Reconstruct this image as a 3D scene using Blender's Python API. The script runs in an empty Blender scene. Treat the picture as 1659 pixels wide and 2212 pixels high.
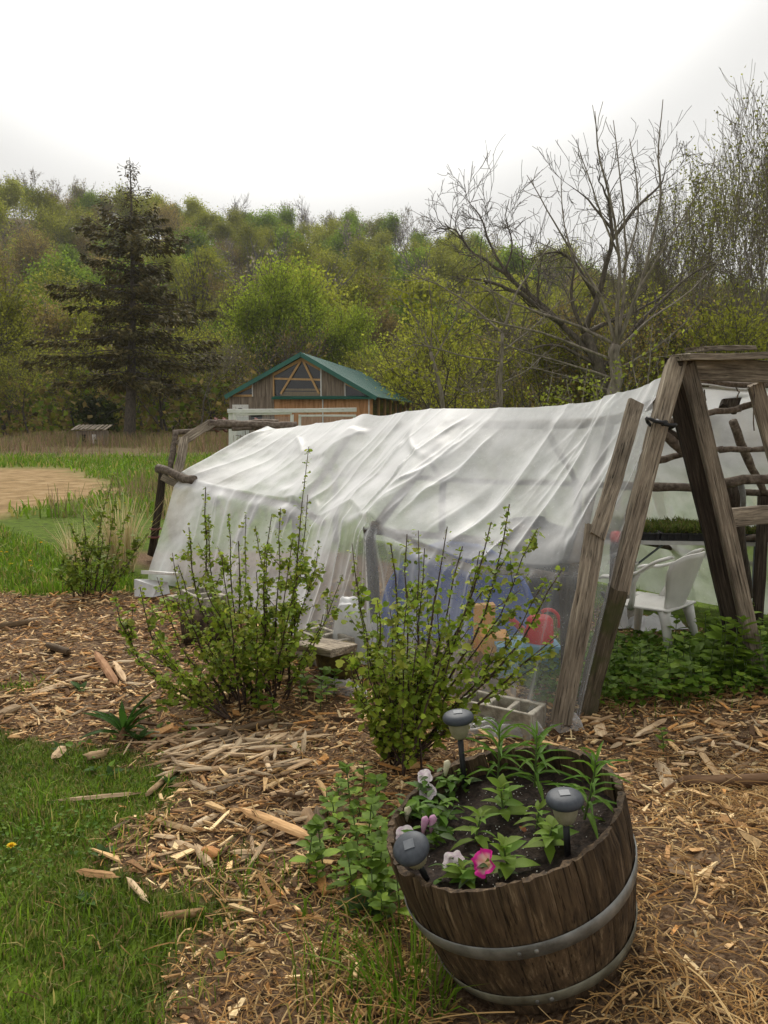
import bpy, math, random
import numpy as np
from mathutils import Vector, Matrix

# ------------------------------------------------------------------ camera, sky, sun
SC = bpy.context.scene
COL = SC.collection
EYE = 1.55
PITCH = math.radians(6.6)
cam_d = bpy.data.cameras.new('camera')
cam_d.sensor_fit = 'VERTICAL'; cam_d.sensor_height = 36.0; cam_d.lens = 36.0*0.8002
cam_d.clip_start = 0.05; cam_d.clip_end = 3000
cam = bpy.data.objects.new('camera', cam_d); COL.objects.link(cam)
cam.location = (0, 0, EYE); cam.rotation_euler = (math.radians(90)-PITCH, 0, 0)
SC.camera = cam

SUN_EL, SUN_AZ = math.radians(46), math.radians(-6)     # azimuth from +Y towards +X
w = bpy.data.worlds.new('World'); SC.world = w; w.use_nodes = True
nt = w.node_tree; nt.nodes.clear()
def N(tree, typ, **kw):
    n = tree.nodes.new(typ)
    for k, v in kw.items(): setattr(n, k, v)
    return n
sky = N(nt, 'ShaderNodeTexSky', sky_type='NISHITA'); sky.sun_disc = False
sky.sun_elevation = SUN_EL; sky.sun_rotation = SUN_AZ; sky.air_density = 1.5; sky.dust_density = 5.0
hs = N(nt, 'ShaderNodeHueSaturation'); hs.inputs['Saturation'].default_value = 0.12
nt.links.new(sky.outputs[0], hs.inputs['Color'])
tc = N(nt, 'ShaderNodeTexCoord')
ns = N(nt, 'ShaderNodeTexNoise'); ns.inputs['Scale'].default_value = 1.1; ns.inputs['Detail'].default_value = 3
nt.links.new(tc.outputs['Generated'], ns.inputs['Vector'])
rp = N(nt, 'ShaderNodeValToRGB')
rp.color_ramp.elements[0].position = .3; rp.color_ramp.elements[0].color = (4.6, 4.55, 4.42, 1)
rp.color_ramp.elements[1].position = .68; rp.color_ramp.elements[1].color = (5.6, 5.55, 5.4, 1)
nt.links.new(ns.outputs['Fac'], rp.inputs[0])
mx = N(nt, 'ShaderNodeMix', data_type='RGBA'); mx.inputs[0].default_value = .96
nt.links.new(hs.outputs[0], mx.inputs[6]); nt.links.new(rp.outputs[0], mx.inputs[7])
# the cloud layer is brightest round the hidden sun
_sdv = (math.sin(SUN_AZ)*math.cos(SUN_EL), math.cos(SUN_AZ)*math.cos(SUN_EL), math.sin(SUN_EL))
dpn = N(nt, 'ShaderNodeVectorMath', operation='DOT_PRODUCT'); nt.links.new(tc.outputs['Generated'], dpn.inputs[0]); dpn.inputs[1].default_value = _sdv
gm = N(nt, 'ShaderNodeMapRange', interpolation_type='SMOOTHSTEP'); gm.inputs[1].default_value = .82; gm.inputs[2].default_value = 1.0; gm.inputs[3].default_value = 0; gm.inputs[4].default_value = 1
nt.links.new(dpn.outputs['Value'], gm.inputs[0])
gl_ = N(nt, 'ShaderNodeMix', data_type='RGBA', blend_type='ADD'); gl_.inputs[7].default_value = (17, 16.6, 15.8, 1)
nt.links.new(gm.outputs[0], gl_.inputs[0]); nt.links.new(mx.outputs[2], gl_.inputs[6])
bg = N(nt, 'ShaderNodeBackground'); bg.inputs['Strength'].default_value = 0.105
nt.links.new(gl_.outputs[2], bg.inputs['Color'])
wo = N(nt, 'ShaderNodeOutputWorld'); nt.links.new(bg.outputs[0], wo.inputs['Surface'])

sun_d = bpy.data.lights.new('sun', 'SUN'); sun_d.energy = 1.5; sun_d.angle = math.radians(20); sun_d.color = (1, .94, .84)
sun = bpy.data.objects.new('sun', sun_d); COL.objects.link(sun)
sd = Vector((math.sin(SUN_AZ)*math.cos(SUN_EL), math.cos(SUN_AZ)*math.cos(SUN_EL), math.sin(SUN_EL)))
sun.rotation_euler = sd.to_track_quat('Z', 'Y').to_euler()
sun.location = sd*50
vs = SC.view_settings
vs.view_transform = 'Standard'; vs.look = 'None'; vs.gamma = 1.0; vs.exposure = 0.54; vs.use_curve_mapping = False
cy = SC.cycles
cy.use_denoising = True
cy.max_bounces = 7; cy.diffuse_bounces = 4; cy.glossy_bounces = 2; cy.transmission_bounces = 4; cy.transparent_max_bounces = 14
cy.caustics_reflective = False; cy.caustics_refractive = False

# ------------------------------------------------------------------ helpers
RNG = np.random.default_rng(11)
FV, CXV, CYV = 1770.0, 829.5, 1106.0
def ray(x, y):
    dv = (CYV-y)/FV
    return np.array([(x-CXV)/FV, math.cos(PITCH)+math.sin(PITCH)*dv, -math.sin(PITCH)+math.cos(PITCH)*dv])
def P(x, y, Y):                 # photo measurement + distance -> world point
    d = ray(x, y); return np.array([0, 0, EYE])+d*(Y/d[1])
def G(x, y, z=0.0):
    d = ray(x, y); return np.array([0, 0, EYE])+d*((z-EYE)/d[2])
def onplane(x, y, c, n):
    d = ray(x, y); o = np.array([0, 0, EYE]); return o+d*(np.dot(c-o, n)/np.dot(d, n))
def nrm(v):
    v = np.asarray(v, float); return v/(np.linalg.norm(v, axis=-1, keepdims=True)+1e-12)
def smooth(a, b, x):
    t = np.clip((np.asarray(x, float)-a)/(b-a), 0, 1); return t*t*(3-2*t)
_T = np.random.default_rng(5).random((256, 256))
def vnoise(x, y):
    x = np.asarray(x, float); y = np.asarray(y, float)
    xi = np.floor(x).astype(int); yi = np.floor(y).astype(int); fx = x-xi; fy = y-yi
    fx = fx*fx*(3-2*fx); fy = fy*fy*(3-2*fy)
    a = _T[xi & 255, yi & 255]; b = _T[(xi+1) & 255, yi & 255]; c = _T[xi & 255, (yi+1) & 255]; d = _T[(xi+1) & 255, (yi+1) & 255]
    return (a*(1-fx)+b*fx)*(1-fy)+(c*(1-fx)+d*fx)*fy
def fbm(x, y, o=3):
    s = 0; a = .5
    for i in range(o): s = s+a*vnoise(x*2**i+i*17.3, y*2**i+i*9.1); a *= .5
    return s/(1-.5**o)

def origin(p):
    o = Vector((0, 0, 0))
    while p is not None: o += p.location; p = p.parent
    return o
def link(name, me, mat=None, parent=None, local=False):
    o = bpy.data.objects.new(name, me); COL.objects.link(o)
    if mat is not None and me is not None and len(me.materials) == 0: me.materials.append(mat)
    if parent is not None:
        o.parent = parent
        if not local: o.location = -origin(parent)
    return o
def tag(o, label=None, cat=None, group=None, kind=None):
    if label: o['label'] = label
    if cat: o['category'] = cat
    if group: o['group'] = group
    if kind: o['kind'] = kind
    return o
def empty(name, loc, label=None, cat=None, group=None):
    o = bpy.data.objects.new(name, None); COL.objects.link(o); o.location = Vector([float(c) for c in loc])
    o.empty_display_size = .1
    return tag(o, label, cat, group)
def copy_tree(o, parent=None):
    c = o.copy(); COL.objects.link(c); c.parent = parent
    for ch in o.children: copy_tree(ch, c)
    return c
def mesh_np(name, v, f, col=None, smooth_sh=False):
    """v (n,3); f (m,k) array, or list of such arrays"""
    me = bpy.data.meshes.new(name)
    fl = f if isinstance(f, list) else [f]
    fl = [np.asarray(a, np.int32) for a in fl if len(a)]
    loops = np.concatenate([a.ravel() for a in fl]); sizes = np.concatenate([np.full(len(a), a.shape[1], np.int32) for a in fl])
    starts = np.concatenate([[0], np.cumsum(sizes)[:-1]]).astype(np.int32)
    me.vertices.add(len(v)); me.vertices.foreach_set('co', np.asarray(v, np.float32).ravel())
    me.loops.add(len(loops)); me.loops.foreach_set('vertex_index', loops.astype(np.int32))
    me.polygons.add(len(sizes)); me.polygons.foreach_set('loop_start', starts); me.polygons.foreach_set('loop_total', sizes)
    me.polygons.foreach_set('use_smooth', np.full(len(sizes), bool(smooth_sh)))
    me.update(calc_edges=True); me.validate()
    if col is not None:
        c = np.ones((len(v), 4), np.float32); c[:, :3] = col
        a = me.color_attributes.new('Col', 'FLOAT_COLOR', 'POINT'); a.data.foreach_set('color', c.ravel())
    return me
class MB:
    """mesh collector"""
    def __init__(s): s.v = []; s.f = {}; s.n = 0; s.c = []
    def add(s, v, f, col=(1, 1, 1)):
        v = np.asarray(v, float)
        for a in (f if isinstance(f, list) else [f]):
            a = np.asarray(a)
            if len(a): s.f.setdefault(a.shape[1], []).append(a+s.n)
        s.v.append(v); c = np.empty((len(v), 3)); c[:] = col; s.c.append(c); s.n += len(v); return s
    def me(s, name, sm=False):
        return mesh_np(name, np.concatenate(s.v), [np.concatenate(a) for a in s.f.values()], np.concatenate(s.c), sm)
    def build(s, name, mat, parent=None, sm=False, local=False): return link(name, s.me(name, sm), mat, parent, local)
    def box(s, c, size, R=None, col=(1, 1, 1), jit=0):
        v = BOXV*np.asarray(size, float)
        if jit: v = v+RNG.normal(size=(8, 3))*jit
        if R is not None: v = v@np.asarray(R).T
        return s.add(v+np.asarray(c, float), BOXF, col)
    def tube(s, pts, rad, sides=6, cap=True, col=(1, 1, 1)):
        v, f, cf = tube(pts, rad, sides); fs = [f]
        if cap: fs += cf
        return s.add(v, fs, col)
BOXV = np.array([[-.5, -.5, -.5], [.5, -.5, -.5], [.5, .5, -.5], [-.5, .5, -.5], [-.5, -.5, .5], [.5, -.5, .5], [.5, .5, .5], [-.5, .5, .5]])
BOXF = np.array([[0, 3, 2, 1], [4, 5, 6, 7], [0, 1, 5, 4], [1, 2, 6, 5], [2, 3, 7, 6], [3, 0, 4, 7]])
def frame(z, hint=(0, 0, 1)):
    z = nrm(z); h = np.asarray(hint, float)
    if abs(np.dot(z, h)) > .98: h = np.array([0, 1, 0.]) if abs(z[1]) < .9 else np.array([1., 0, 0])
    x = nrm(np.cross(h, z)); y = np.cross(z, x); return np.stack([x, y, z], 1)
def tube(pts, rad, sides=6):
    pts = np.asarray(pts, float); n = len(pts); rad = np.broadcast_to(np.asarray(rad, float), (n,))
    t = np.gradient(pts, axis=0) if n > 2 else np.repeat([pts[-1]-pts[0]], n, 0)
    t = nrm(t); R0 = frame(t[0]); x = R0[:, 0]
    a = np.arange(sides)*2*np.pi/sides; vs_ = []
    for i in range(n):
        x = nrm(x-t[i]*np.dot(x, t[i])); y = np.cross(t[i], x)
        vs_.append(pts[i]+rad[i]*(np.cos(a)[:, None]*x+np.sin(a)[:, None]*y))
    v = np.concatenate(vs_)
    i = np.arange(n-1)[:, None]*sides; j = np.arange(sides)[None]; k = (j+1) % sides
    f = np.stack([i+j, i+k, i+sides+k, i+sides+j], -1).reshape(-1, 4)
    return v, f, [np.arange(sides)[::-1][None], (np.arange(sides)+(n-1)*sides)[None]]
def rot_axis(ax, ang):
    return np.array(Matrix.Rotation(ang, 3, Vector(ax)))
def euler_mats(rx, ry, rz):
    cx, sx = np.cos(rx), np.sin(rx); cyy, sy = np.cos(ry), np.sin(ry); cz, sz = np.cos(rz), np.sin(rz); o = np.zeros_like(cx); l = np.ones_like(cx)
    X = np.stack([l, o, o, o, cx, -sx, o, sx, cx], -1).reshape(-1, 3, 3)
    Y = np.stack([cyy, o, sy, o, l, o, -sy, o, cyy], -1).reshape(-1, 3, 3)
    Z = np.stack([cz, -sz, o, sz, cz, o, o, o, l], -1).reshape(-1, 3, 3)
    return Z@Y@X
def scatter(tv, tf, R, loc, scale=None, col=None):
    """merge copies of template (T,3)/(F,k): R (N,3,3), loc (N,3), scale (N,3) or (N,1)"""
    n = len(loc); v = np.repeat(tv[None], n, 0) if tv.ndim == 2 else tv
    if scale is not None: v = v*scale[:, None, :]
    v = np.einsum('nij,ntj->nti', R, v)+loc[:, None, :]
    T = v.shape[1]; f = (tf[None]+(np.arange(n)*T)[:, None, None]).reshape(-1, tf.shape[1])
    c = None if col is None else np.repeat(col, T, 0)
    return v.reshape(-1, 3), f, c
def beam_me(name, L, wd, th, segs=6, jit=.004, seed=0, cham=.12):
    """weathered board along local z, 0..L, bevelled section"""
    r = np.random.default_rng(seed)
    c = cham*min(wd, th); a, b = wd/2, th/2
    sec = np.array([[-a+c, -b], [a-c, -b], [a, -b+c], [a, b-c], [a-c, b], [-a+c, b], [-a, b-c], [-a, -b+c]])
    v = []; bend = r.normal(size=2)*jit*1.2
    for i in range(segs+1):
        t = i/segs; s = sec*(1+r.normal(size=(8, 1))*jit*2)+r.normal(size=(8, 2))*jit*.4
        s = s+bend*math.sin(math.pi*t)*2
        z = np.full(8, t*L)
        if i in (0, segs): z = z+r.normal(size=8)*jit*1.5
        v.append(np.c_[s, z])
    v = np.concatenate(v); i = np.arange(segs)[:, None]*8; j = np.arange(8)[None]; k = (j+1) % 8
    f = np.stack([i+j, i+k, i+8+k, i+8+j], -1).reshape(-1, 4)
    return mesh_np(name, v, [f, np.arange(8)[::-1][None], (np.arange(8)+segs*8)[None]])
_bs = [0]
def beam(name, p0, p1, wd, th, mat, parent=None, hint=(0, 1, 0), segs=7, jit=.004):
    p0 = np.asarray(p0, float); p1 = np.asarray(p1, float); _bs[0] += 1
    R = frame(p1-p0, hint)          # local y ~ towards hint-ish, x = cross(hint,z)
    me = beam_me(name, float(np.linalg.norm(p1-p0)), wd, th, segs, jit, _bs[0])
    o = link(name, me, mat, parent)
    M4 = Matrix([list(R[i])+[p0[i]] for i in range(3)]+[[0, 0, 0, 1]])
    off = origin(parent) if parent is not None else Vector((0, 0, 0))
    o.matrix_basis = Matrix.Translation(-off)@M4
    return o
def pole_pts(p0, p1, n=8, wob=.02, seed=0):
    r = np.random.default_rng(seed); t = np.linspace(0, 1, n)[:, None]
    p = np.asarray(p0)*(1-t)+np.asarray(p1)*t; ph = r.uniform(0, 6.28, (2, 3)); am = r.normal(size=(2, 3))*wob
    return p+(am[0]*np.sin(t*4+ph[0])+.5*am[1]*np.sin(t*9+ph[1]))*np.sin(np.pi*np.clip(t, .05, .95))+r.normal(size=(n, 3))*wob*.12
def pole(name, p0, p1, r0, r1, mat, parent=None, n=9, wob=.012, seed=None, sides=8):
    _bs[0] += 1; pts = pole_pts(p0, p1, n, wob, _bs[0] if seed is None else seed)
    rr = np.linspace(r0, r1, n)*(1+np.random.default_rng(_bs[0]).normal(size=n)*.07)
    return MB().tube(pts, rr, sides).build(name, mat, parent, True)

# ------------------------------------------------------------------ materials
def mat_new(name):
    m = bpy.data.materials.new(name); m.use_nodes = True; m.node_tree.nodes.clear(); return m, m.node_tree
def lin(c):
    return tuple(((x/255)/12.92 if x/255 < .04045 else ((x/255+.055)/1.055)**2.4) for x in c)
def M(name, cols, scale=6, stretch=(1, 1, 1), rough=.8, bump=.3, bumpd=.01, attr=False, detail=6, spec=.3, metal=0, coord='Object', rnd=0.0, pos=None, trans=0.0, fine=0):
    m, t = mat_new(name); L = t.links.new
    out = N(t, 'ShaderNodeOutputMaterial'); p = N(t, 'ShaderNodeBsdfPrincipled')
    p.inputs['Roughness'].default_value = rough; p.inputs['Specular IOR Level'].default_value = spec; p.inputs['Metallic'].default_value = metal
    co = N(t, 'ShaderNodeTexCoord'); mp = N(t, 'ShaderNodeMapping'); mp.inputs['Scale'].default_value = stretch
    L(co.outputs[coord], mp.inputs['Vector'])
    vec = mp.outputs[0]
    oi = None
    if rnd:
        oi = N(t, 'ShaderNodeObjectInfo'); ad = N(t, 'ShaderNodeVectorMath', operation='MULTIPLY_ADD')
        ad.inputs[1].default_value = (37, 37, 37); L(oi.outputs['Random'], ad.inputs[0]); L(vec, ad.inputs[2]); vec = ad.outputs[0]
    n = N(t, 'ShaderNodeTexNoise'); n.inputs['Scale'].default_value = scale; n.inputs['Detail'].default_value = detail; n.inputs['Roughness'].default_value = .62
    L(vec, n.inputs['Vector'])
    r = N(t, 'ShaderNodeValToRGB'); cr = r.color_ramp
    if pos is None: pos = np.linspace(.3, .7, len(cols)) if len(cols) > 1 else [.5]
    while len(cr.elements) < len(cols): cr.elements.new(.5)
    for e, q, c in zip(cr.elements, pos, cols): e.position = q; e.color = (*c, 1)
    if len(cols) == 1: cr.elements[1].color = (*cols[0], 1); cr.elements[0].color = (*cols[0], 1)
    L(n.outputs['Fac'], r.inputs[0]); c = r.outputs[0]
    def mul(a, b):
        x = N(t, 'ShaderNodeMix', data_type='RGBA', blend_type='MULTIPLY'); x.inputs[0].default_value = 1
        L(a, x.inputs[6]); L(b, x.inputs[7]); return x.outputs[2]
    if attr:
        at = N(t, 'ShaderNodeAttribute'); at.attribute_name = 'Col'; c = mul(c, at.outputs['Color'])
    if rnd:
        h = N(t, 'ShaderNodeHueSaturation'); mr = N(t, 'ShaderNodeMapRange'); mr.inputs[3].default_value = 1-rnd; mr.inputs[4].default_value = 1+rnd
        L(oi.outputs['Random'], mr.inputs[0]); L(mr.outputs[0], h.inputs['Value']); L(c, h.inputs['Color']); c = h.outputs[0]
    L(c, p.inputs['Base Color'])
    if bump:
        b = N(t, 'ShaderNodeBump'); b.inputs['Strength'].default_value = bump; b.inputs['Distance'].default_value = bumpd
        src = n.outputs['Fac']
        if fine:
            n2 = N(t, 'ShaderNodeTexNoise'); n2.inputs['Scale'].default_value = fine; n2.inputs['Detail'].default_value = 4; L(vec, n2.inputs['Vector']); src = n2.outputs['Fac']
        L(src, b.inputs['Height']); L(b.outputs[0], p.inputs['Normal'])
    sh = p.outputs[0]
    if trans:
        tr = N(t, 'ShaderNodeBsdfTranslucent'); L(c, tr.inputs['Color']); ms = N(t, 'ShaderNodeMixShader'); ms.inputs[0].default_value = trans
        L(sh, ms.inputs[1]); L(tr.outputs[0], ms.inputs[2]); sh = ms.outputs[0]
    L(sh, out.inputs['Surface']); return m
wood_cols = [(.035, .026, .02), (.11, .085, .06), (.21, .175, .135), (.3, .26, .21)]
MAT = {}
def wood(name, dark, mid, light, rnd=.15, patch=(.55, 1.15), moss=None, fine=26, rough=.85):
    """weathered timber: long grain streaks along local z, darker cracks, blotchy weathering"""
    m, t = mat_new(name); L = t.links.new; out = N(t, 'ShaderNodeOutputMaterial'); p = N(t, 'ShaderNodeBsdfPrincipled'); p.inputs['Roughness'].default_value = rough; p.inputs['Specular IOR Level'].default_value = .2
    co = N(t, 'ShaderNodeTexCoord'); oi = N(t, 'ShaderNodeObjectInfo'); ad = N(t, 'ShaderNodeVectorMath', operation='MULTIPLY_ADD'); ad.inputs[1].default_value = (31, 17, 47); L(oi.outputs['Random'], ad.inputs[0]); L(co.outputs['Object'], ad.inputs[2])
    def noise(sc, st, det=6, rg=.6):
        mp = N(t, 'ShaderNodeMapping'); mp.inputs['Scale'].default_value = st; L(ad.outputs[0], mp.inputs[0]); n = N(t, 'ShaderNodeTexNoise'); n.inputs['Scale'].default_value = sc; n.inputs['Detail'].default_value = det; n.inputs['Roughness'].default_value = rg; L(mp.outputs[0], n.inputs['Vector']); return n.outputs['Fac']
    g = noise(fine, (3, 3, .16), 7, .68); b = noise(5, (1, 1, .5), 5); k = noise(fine*2.2, (3, 3, .07), 3)
    r = N(t, 'ShaderNodeValToRGB'); cr = r.color_ramp; cr.elements.new(.5); cr.elements.new(.6)
    for e, q, c in zip(cr.elements, (.3, .44, .56, .72), (dark, tuple(.55*a+.45*d for a, d in zip(mid, dark)), mid, light)): e.position = q; e.color = (*c, 1)
    L(g, r.inputs[0]); c = r.outputs[0]
    def mulv(c, fac, lo, hi, a, bb):
        mr = N(t, 'ShaderNodeMapRange'); mr.inputs[1].default_value = a; mr.inputs[2].default_value = bb; mr.inputs[3].default_value = lo; mr.inputs[4].default_value = hi; L(fac, mr.inputs[0])
        x = N(t, 'ShaderNodeMix', data_type='RGBA', blend_type='MULTIPLY'); x.inputs[0].default_value = 1; L(c, x.inputs[6]); L(mr.outputs[0], x.inputs[7]); return x.outputs[2]
    c = mulv(c, b, patch[0], patch[1], .3, .68); c = mulv(c, k, .25, 1.0, .33, .43); c = mulv(c, oi.outputs['Random'], 1-rnd, 1+rnd, 0, 1)
    if moss:
        mr = N(t, 'ShaderNodeMapRange'); mr.inputs[1].default_value = .45; mr.inputs[2].default_value = .62; L(noise(7, (1, 1, .8), 6), mr.inputs[0]); x = N(t, 'ShaderNodeMix', data_type='RGBA'); L(mr.outputs[0], x.inputs[0]); L(c, x.inputs[6]); x.inputs[7].default_value = (*moss, 1); c = x.outputs[2]
    L(c, p.inputs['Base Color']); bp = N(t, 'ShaderNodeBump'); bp.inputs['Strength'].default_value = .8; bp.inputs['Distance'].default_value = .005; L(g, bp.inputs['Height']); L(bp.outputs[0], p.inputs['Normal']); L(p.outputs[0], out.inputs[0]); return m
MAT['board'] = wood('weathered_board', (.075, .058, .043), (.32, .265, .2), (.56, .49, .38), .18)
MAT['board_mossy'] = wood('mossy_post', (.03, .025, .015), (.12, .095, .06), (.24, .2, .14), moss=(.05, .055, .018))
MAT['board_dark'] = wood('dark_board', (.018, .013, .01), (.065, .05, .037), (.13, .105, .08))
MAT['branch'] = M('branch_bark', [(.05, .035, .028), (.13, .1, .075), (.24, .2, .16)], 30, (1, 1, 1), .85, .5, .004, rnd=.15)
MAT['stave'] = wood('barrel_stave', (.02, .014, .009), (.1, .066, .037), (.26, .19, .115), .2, (.4, 1.35), None, 20, .82)
MAT['hoop'] = M('galvanised_hoop', [(.09, .086, .074), (.19, .188, .172), (.27, .27, .255)], 14, (1, 1, 1), .5, .25, .002, metal=.45, spec=.5, rnd=.12)
MAT['hoop_low'] = M('stained_hoop', [(.07, .062, .04), (.15, .14, .1), (.24, .23, .17)], 14, (1, 1, 1), .55, .25, .002, metal=.3, spec=.4)
MAT['soil'] = M('potting_soil', [(.008, .006, .005), (.03, .02, .015), (.06, .042, .03)], 60, rough=.95, bump=1, bumpd=.012)
MAT['perlite'] = M('perlite', [(.65, .63, .58)], rough=.9, bump=0)
MAT['concrete'] = M('concrete_block', [(.16, .14, .11), (.33, .3, .25), (.48, .45, .38)], 18, rough=.95, bump=.8, bumpd=.006, rnd=.1, fine=120)
MAT['chip'] = M('wood_chip', [(.62, .6, .58), (1, 1, 1), (1.12, 1.1, 1.05)], 90, rough=.85, bump=.3, bumpd=.003, attr=True, spec=.2)
MAT['wood_piece'] = M('split_wood', [(.2, .135, .08), (.4, .295, .18), (.6, .485, .33)], 14, (2.5, 2.5, .4), .85, .7, .005, attr=True, rnd=.25)
MAT['straw'] = M('straw', [(.8, .8, .8), (1, 1, 1)], 30, rough=.75, bump=0, attr=True, spec=.25)
MAT['grass'] = M('grass_blade', [(.85, .85, .85), (1.1, 1.1, 1.1)], 4, rough=.6, bump=0, attr=True, trans=.42, spec=.25)
MAT['leaf'] = M('bush_leaf', [(.8, .8, .8), (1.15, 1.15, 1.1)], 40, rough=.6, bump=.15, bumpd=.002, attr=True, trans=.4, spec=.18)
MAT['hill_leaf'] = M('hill_leaf', [(.8, .8, .8), (1.15, 1.12, 1.1)], .3, rough=.8, bump=0, attr=True, trans=.45, spec=.1, rnd=.25)
MAT['bark'] = M('tree_bark', [(.03, .024, .02), (.085, .07, .058), (.15, .13, .11)], 5, (3, 3, .6), .9, .6, .02, rnd=.15)
MAT['bark_dark'] = M('dark_bark', [(.035, .029, .023), (.095, .078, .06), (.16, .135, .105)], 6, (3, 3, .7), .9, .6, .02)
MAT['bark_pale'] = M('pale_bark', [(.08, .068, .052), (.18, .155, .12), (.29, .25, .2)], 8, (2, 2, .7), .85, .5, .01)
MAT['bark_grey'] = M('grey_far_bark', [(.09, .08, .075), (.17, .15, .14)], 3, rough=.9, bump=0, rnd=.2)
MAT['stem'] = M('shrub_stem', [(.03, .018, .014), (.09, .058, .04)], 40, rough=.8, bump=.3, bumpd=.002)
MAT['green_stem'] = M('green_stem', [(.05, .09, .02), (.09, .13, .03)], 40, rough=.6, bump=0)
MAT['spruce'] = M('spruce_needles', [(.75, .75, .75), (1.2, 1.15, 1.0)], 2, rough=.75, bump=0, attr=True, trans=.12, spec=.2)
MAT['white_plastic'] = M('white_plastic', [(.6, .59, .55), (.72, .71, .67)], 8, rough=.42, bump=.08, bumpd=.002, spec=.45)
MAT['table_top'] = M('table_laminate', [(.5, .5, .47), (.62, .62, .6)], 12, rough=.5, bump=0)
MAT['steel_leg'] = M('painted_steel', [(.16, .19, .22), (.26, .29, .32)], 20, rough=.45, bump=0, spec=.5)
MAT['tray'] = M('black_tray', [(.012, .012, .013), (.03, .03, .032)], 30, rough=.5, bump=0)
MAT['shade_fill'] = M('shade_sheet_dark', [(.03, .033, .037), (.055, .06, .066)], 6, rough=.8, bump=.2, bumpd=.01)  # dark tone of the added sheet that paints the interior shade
MAT['red'] = M('red_plastic', [(.6, .02, .025), (.72, .035, .04)], 10, rough=.45, bump=0)
MAT['blue'] = M('blue_plastic', [(.025, .075, .32), (.04, .115, .44)], 5, rough=.4, bump=0, spec=.5)
MAT['pale_blue'] = M('pale_blue_plastic', [(.12, .33, .5), (.2, .45, .6)], 5, rough=.4, bump=0)
MAT['yellow'] = M('yellow_plastic', [(.75, .32, .02), (.85, .42, .04)], 5, rough=.4, bump=0)
MAT['lamp_cap'] = M('lamp_cap_plastic', [(.035, .04, .05), (.06, .068, .08)], 60, rough=.55, bump=.1, bumpd=.001)
MAT['lamp_panel'] = M('solar_panel', [(.09, .1, .115), (.14, .15, .165)], 60, rough=.5, bump=0, spec=.4)
MAT['lamp_lens'] = M('yellowed_lens', [(.34, .31, .2), (.5, .47, .33)], 40, rough=.35, bump=.1, bumpd=.002, trans=.35, spec=.5)
MAT['black'] = M('black_plastic', [(.01, .01, .011), (.022, .022, .024)], 50, rough=.5, bump=0)
MAT['petal_pale'] = M('pale_petal', [(.62, .42, .58), (.82, .7, .76), (.88, .82, .82)], 60, rough=.6, bump=.1, bumpd=.002, trans=.3, pos=[.3, .45, .6])
MAT['petal_pink'] = M('pink_petal', [(1, 1, 1)], 60, rough=.6, bump=0, attr=True, trans=.25)
MAT['bud'] = M('petunia_bud', [(.5, .22, .4), (.62, .4, .5)], 60, rough=.6, bump=0, trans=.2)
MAT['bud_cream'] = M('cream_bud', [(.55, .5, .32), (.7, .66, .5)], 60, rough=.6, bump=0, trans=.2)
MAT['dead_leaf'] = M('dead_leaf', [(.16, .05, .02), (.32, .12, .05)], 60, rough=.85, bump=.4, bumpd=.003)
MAT['yellow_flower'] = M('dandelion_yellow', [(.75, .5, .01), (.85, .62, .03)], 60, rough=.7, bump=0)
MAT['white_paint'] = M('flaking_white_paint', [(.4, .36, .3), (.66, .65, .62), (.75, .75, .73)], 9, (1.5, 1.5, .5), .7, .3, .004, pos=[.28, .4, .6])
MAT['roof'] = M('green_metal_roof', [(.012, .1, .075), (.02, .14, .105)], 1.5, rough=.45, bump=0, spec=.5)
MAT['plank_grey'] = M('grey_plank_wall', [(.1, .078, .06), (.22, .175, .135), (.34, .28, .22)], 3, (5, 5, .35), .9, .5, .01)
MAT['plywood'] = M('orange_plywood', [(.26, .12, .05), (.48, .25, .115), (.56, .33, .17)], 3.5, (3, 3, .4), .8, .2, .004, rnd=.08)
MAT['timber'] = M('new_timber', [(.4, .24, .1), (.56, .36, .17)], 5, (3, 3, .5), .75, .2, .004)
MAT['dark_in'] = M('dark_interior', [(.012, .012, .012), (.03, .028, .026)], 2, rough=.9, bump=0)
MAT['rope'] = M('twine', [(.14, .06, .05), (.24, .1, .09)], 60, rough=.9, bump=.3, bumpd=.002)
MAT['bag'] = M('white_bag', [(.6, .6, .6), (.8, .8, .8)], 12, rough=.45, bump=.2, bumpd=.01, trans=.2)
MAT['moss'] = M('mossy_log', [(.04, .028, .016), (.1, .075, .025), (.17, .15, .035)], 22, rough=.95, bump=.9, bumpd=.01)
MAT['log'] = M('rotten_log', [(.02, .014, .01), (.06, .04, .026), (.13, .09, .06)], 14, (1, 1, 1), .95, .9, .01)
def glass_mat(name, tint, fac):
    m, t = mat_new(name); L = t.links.new; out = N(t, 'ShaderNodeOutputMaterial'); tr = N(t, 'ShaderNodeBsdfTransparent'); tr.inputs[0].default_value = (*tint, 1)
    g = N(t, 'ShaderNodeBsdfGlossy'); g.inputs['Roughness'].default_value = .05; fr = N(t, 'ShaderNodeFresnel'); fr.inputs[0].default_value = 1.5
    ad = N(t, 'ShaderNodeMath', operation='MULTIPLY_ADD'); ad.inputs[1].default_value = 1; ad.inputs[2].default_value = fac; L(fr.outputs[0], ad.inputs[0])
    ms = N(t, 'ShaderNodeMixShader'); L(ad.outputs[0], ms.inputs[0]); L(tr.outputs[0], ms.inputs[1]); L(g.outputs[0], ms.inputs[2]); L(ms.outputs[0], out.inputs[0]); return m
MAT['glass'] = glass_mat('window_glass', (.8, .85, .82), .03)
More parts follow.
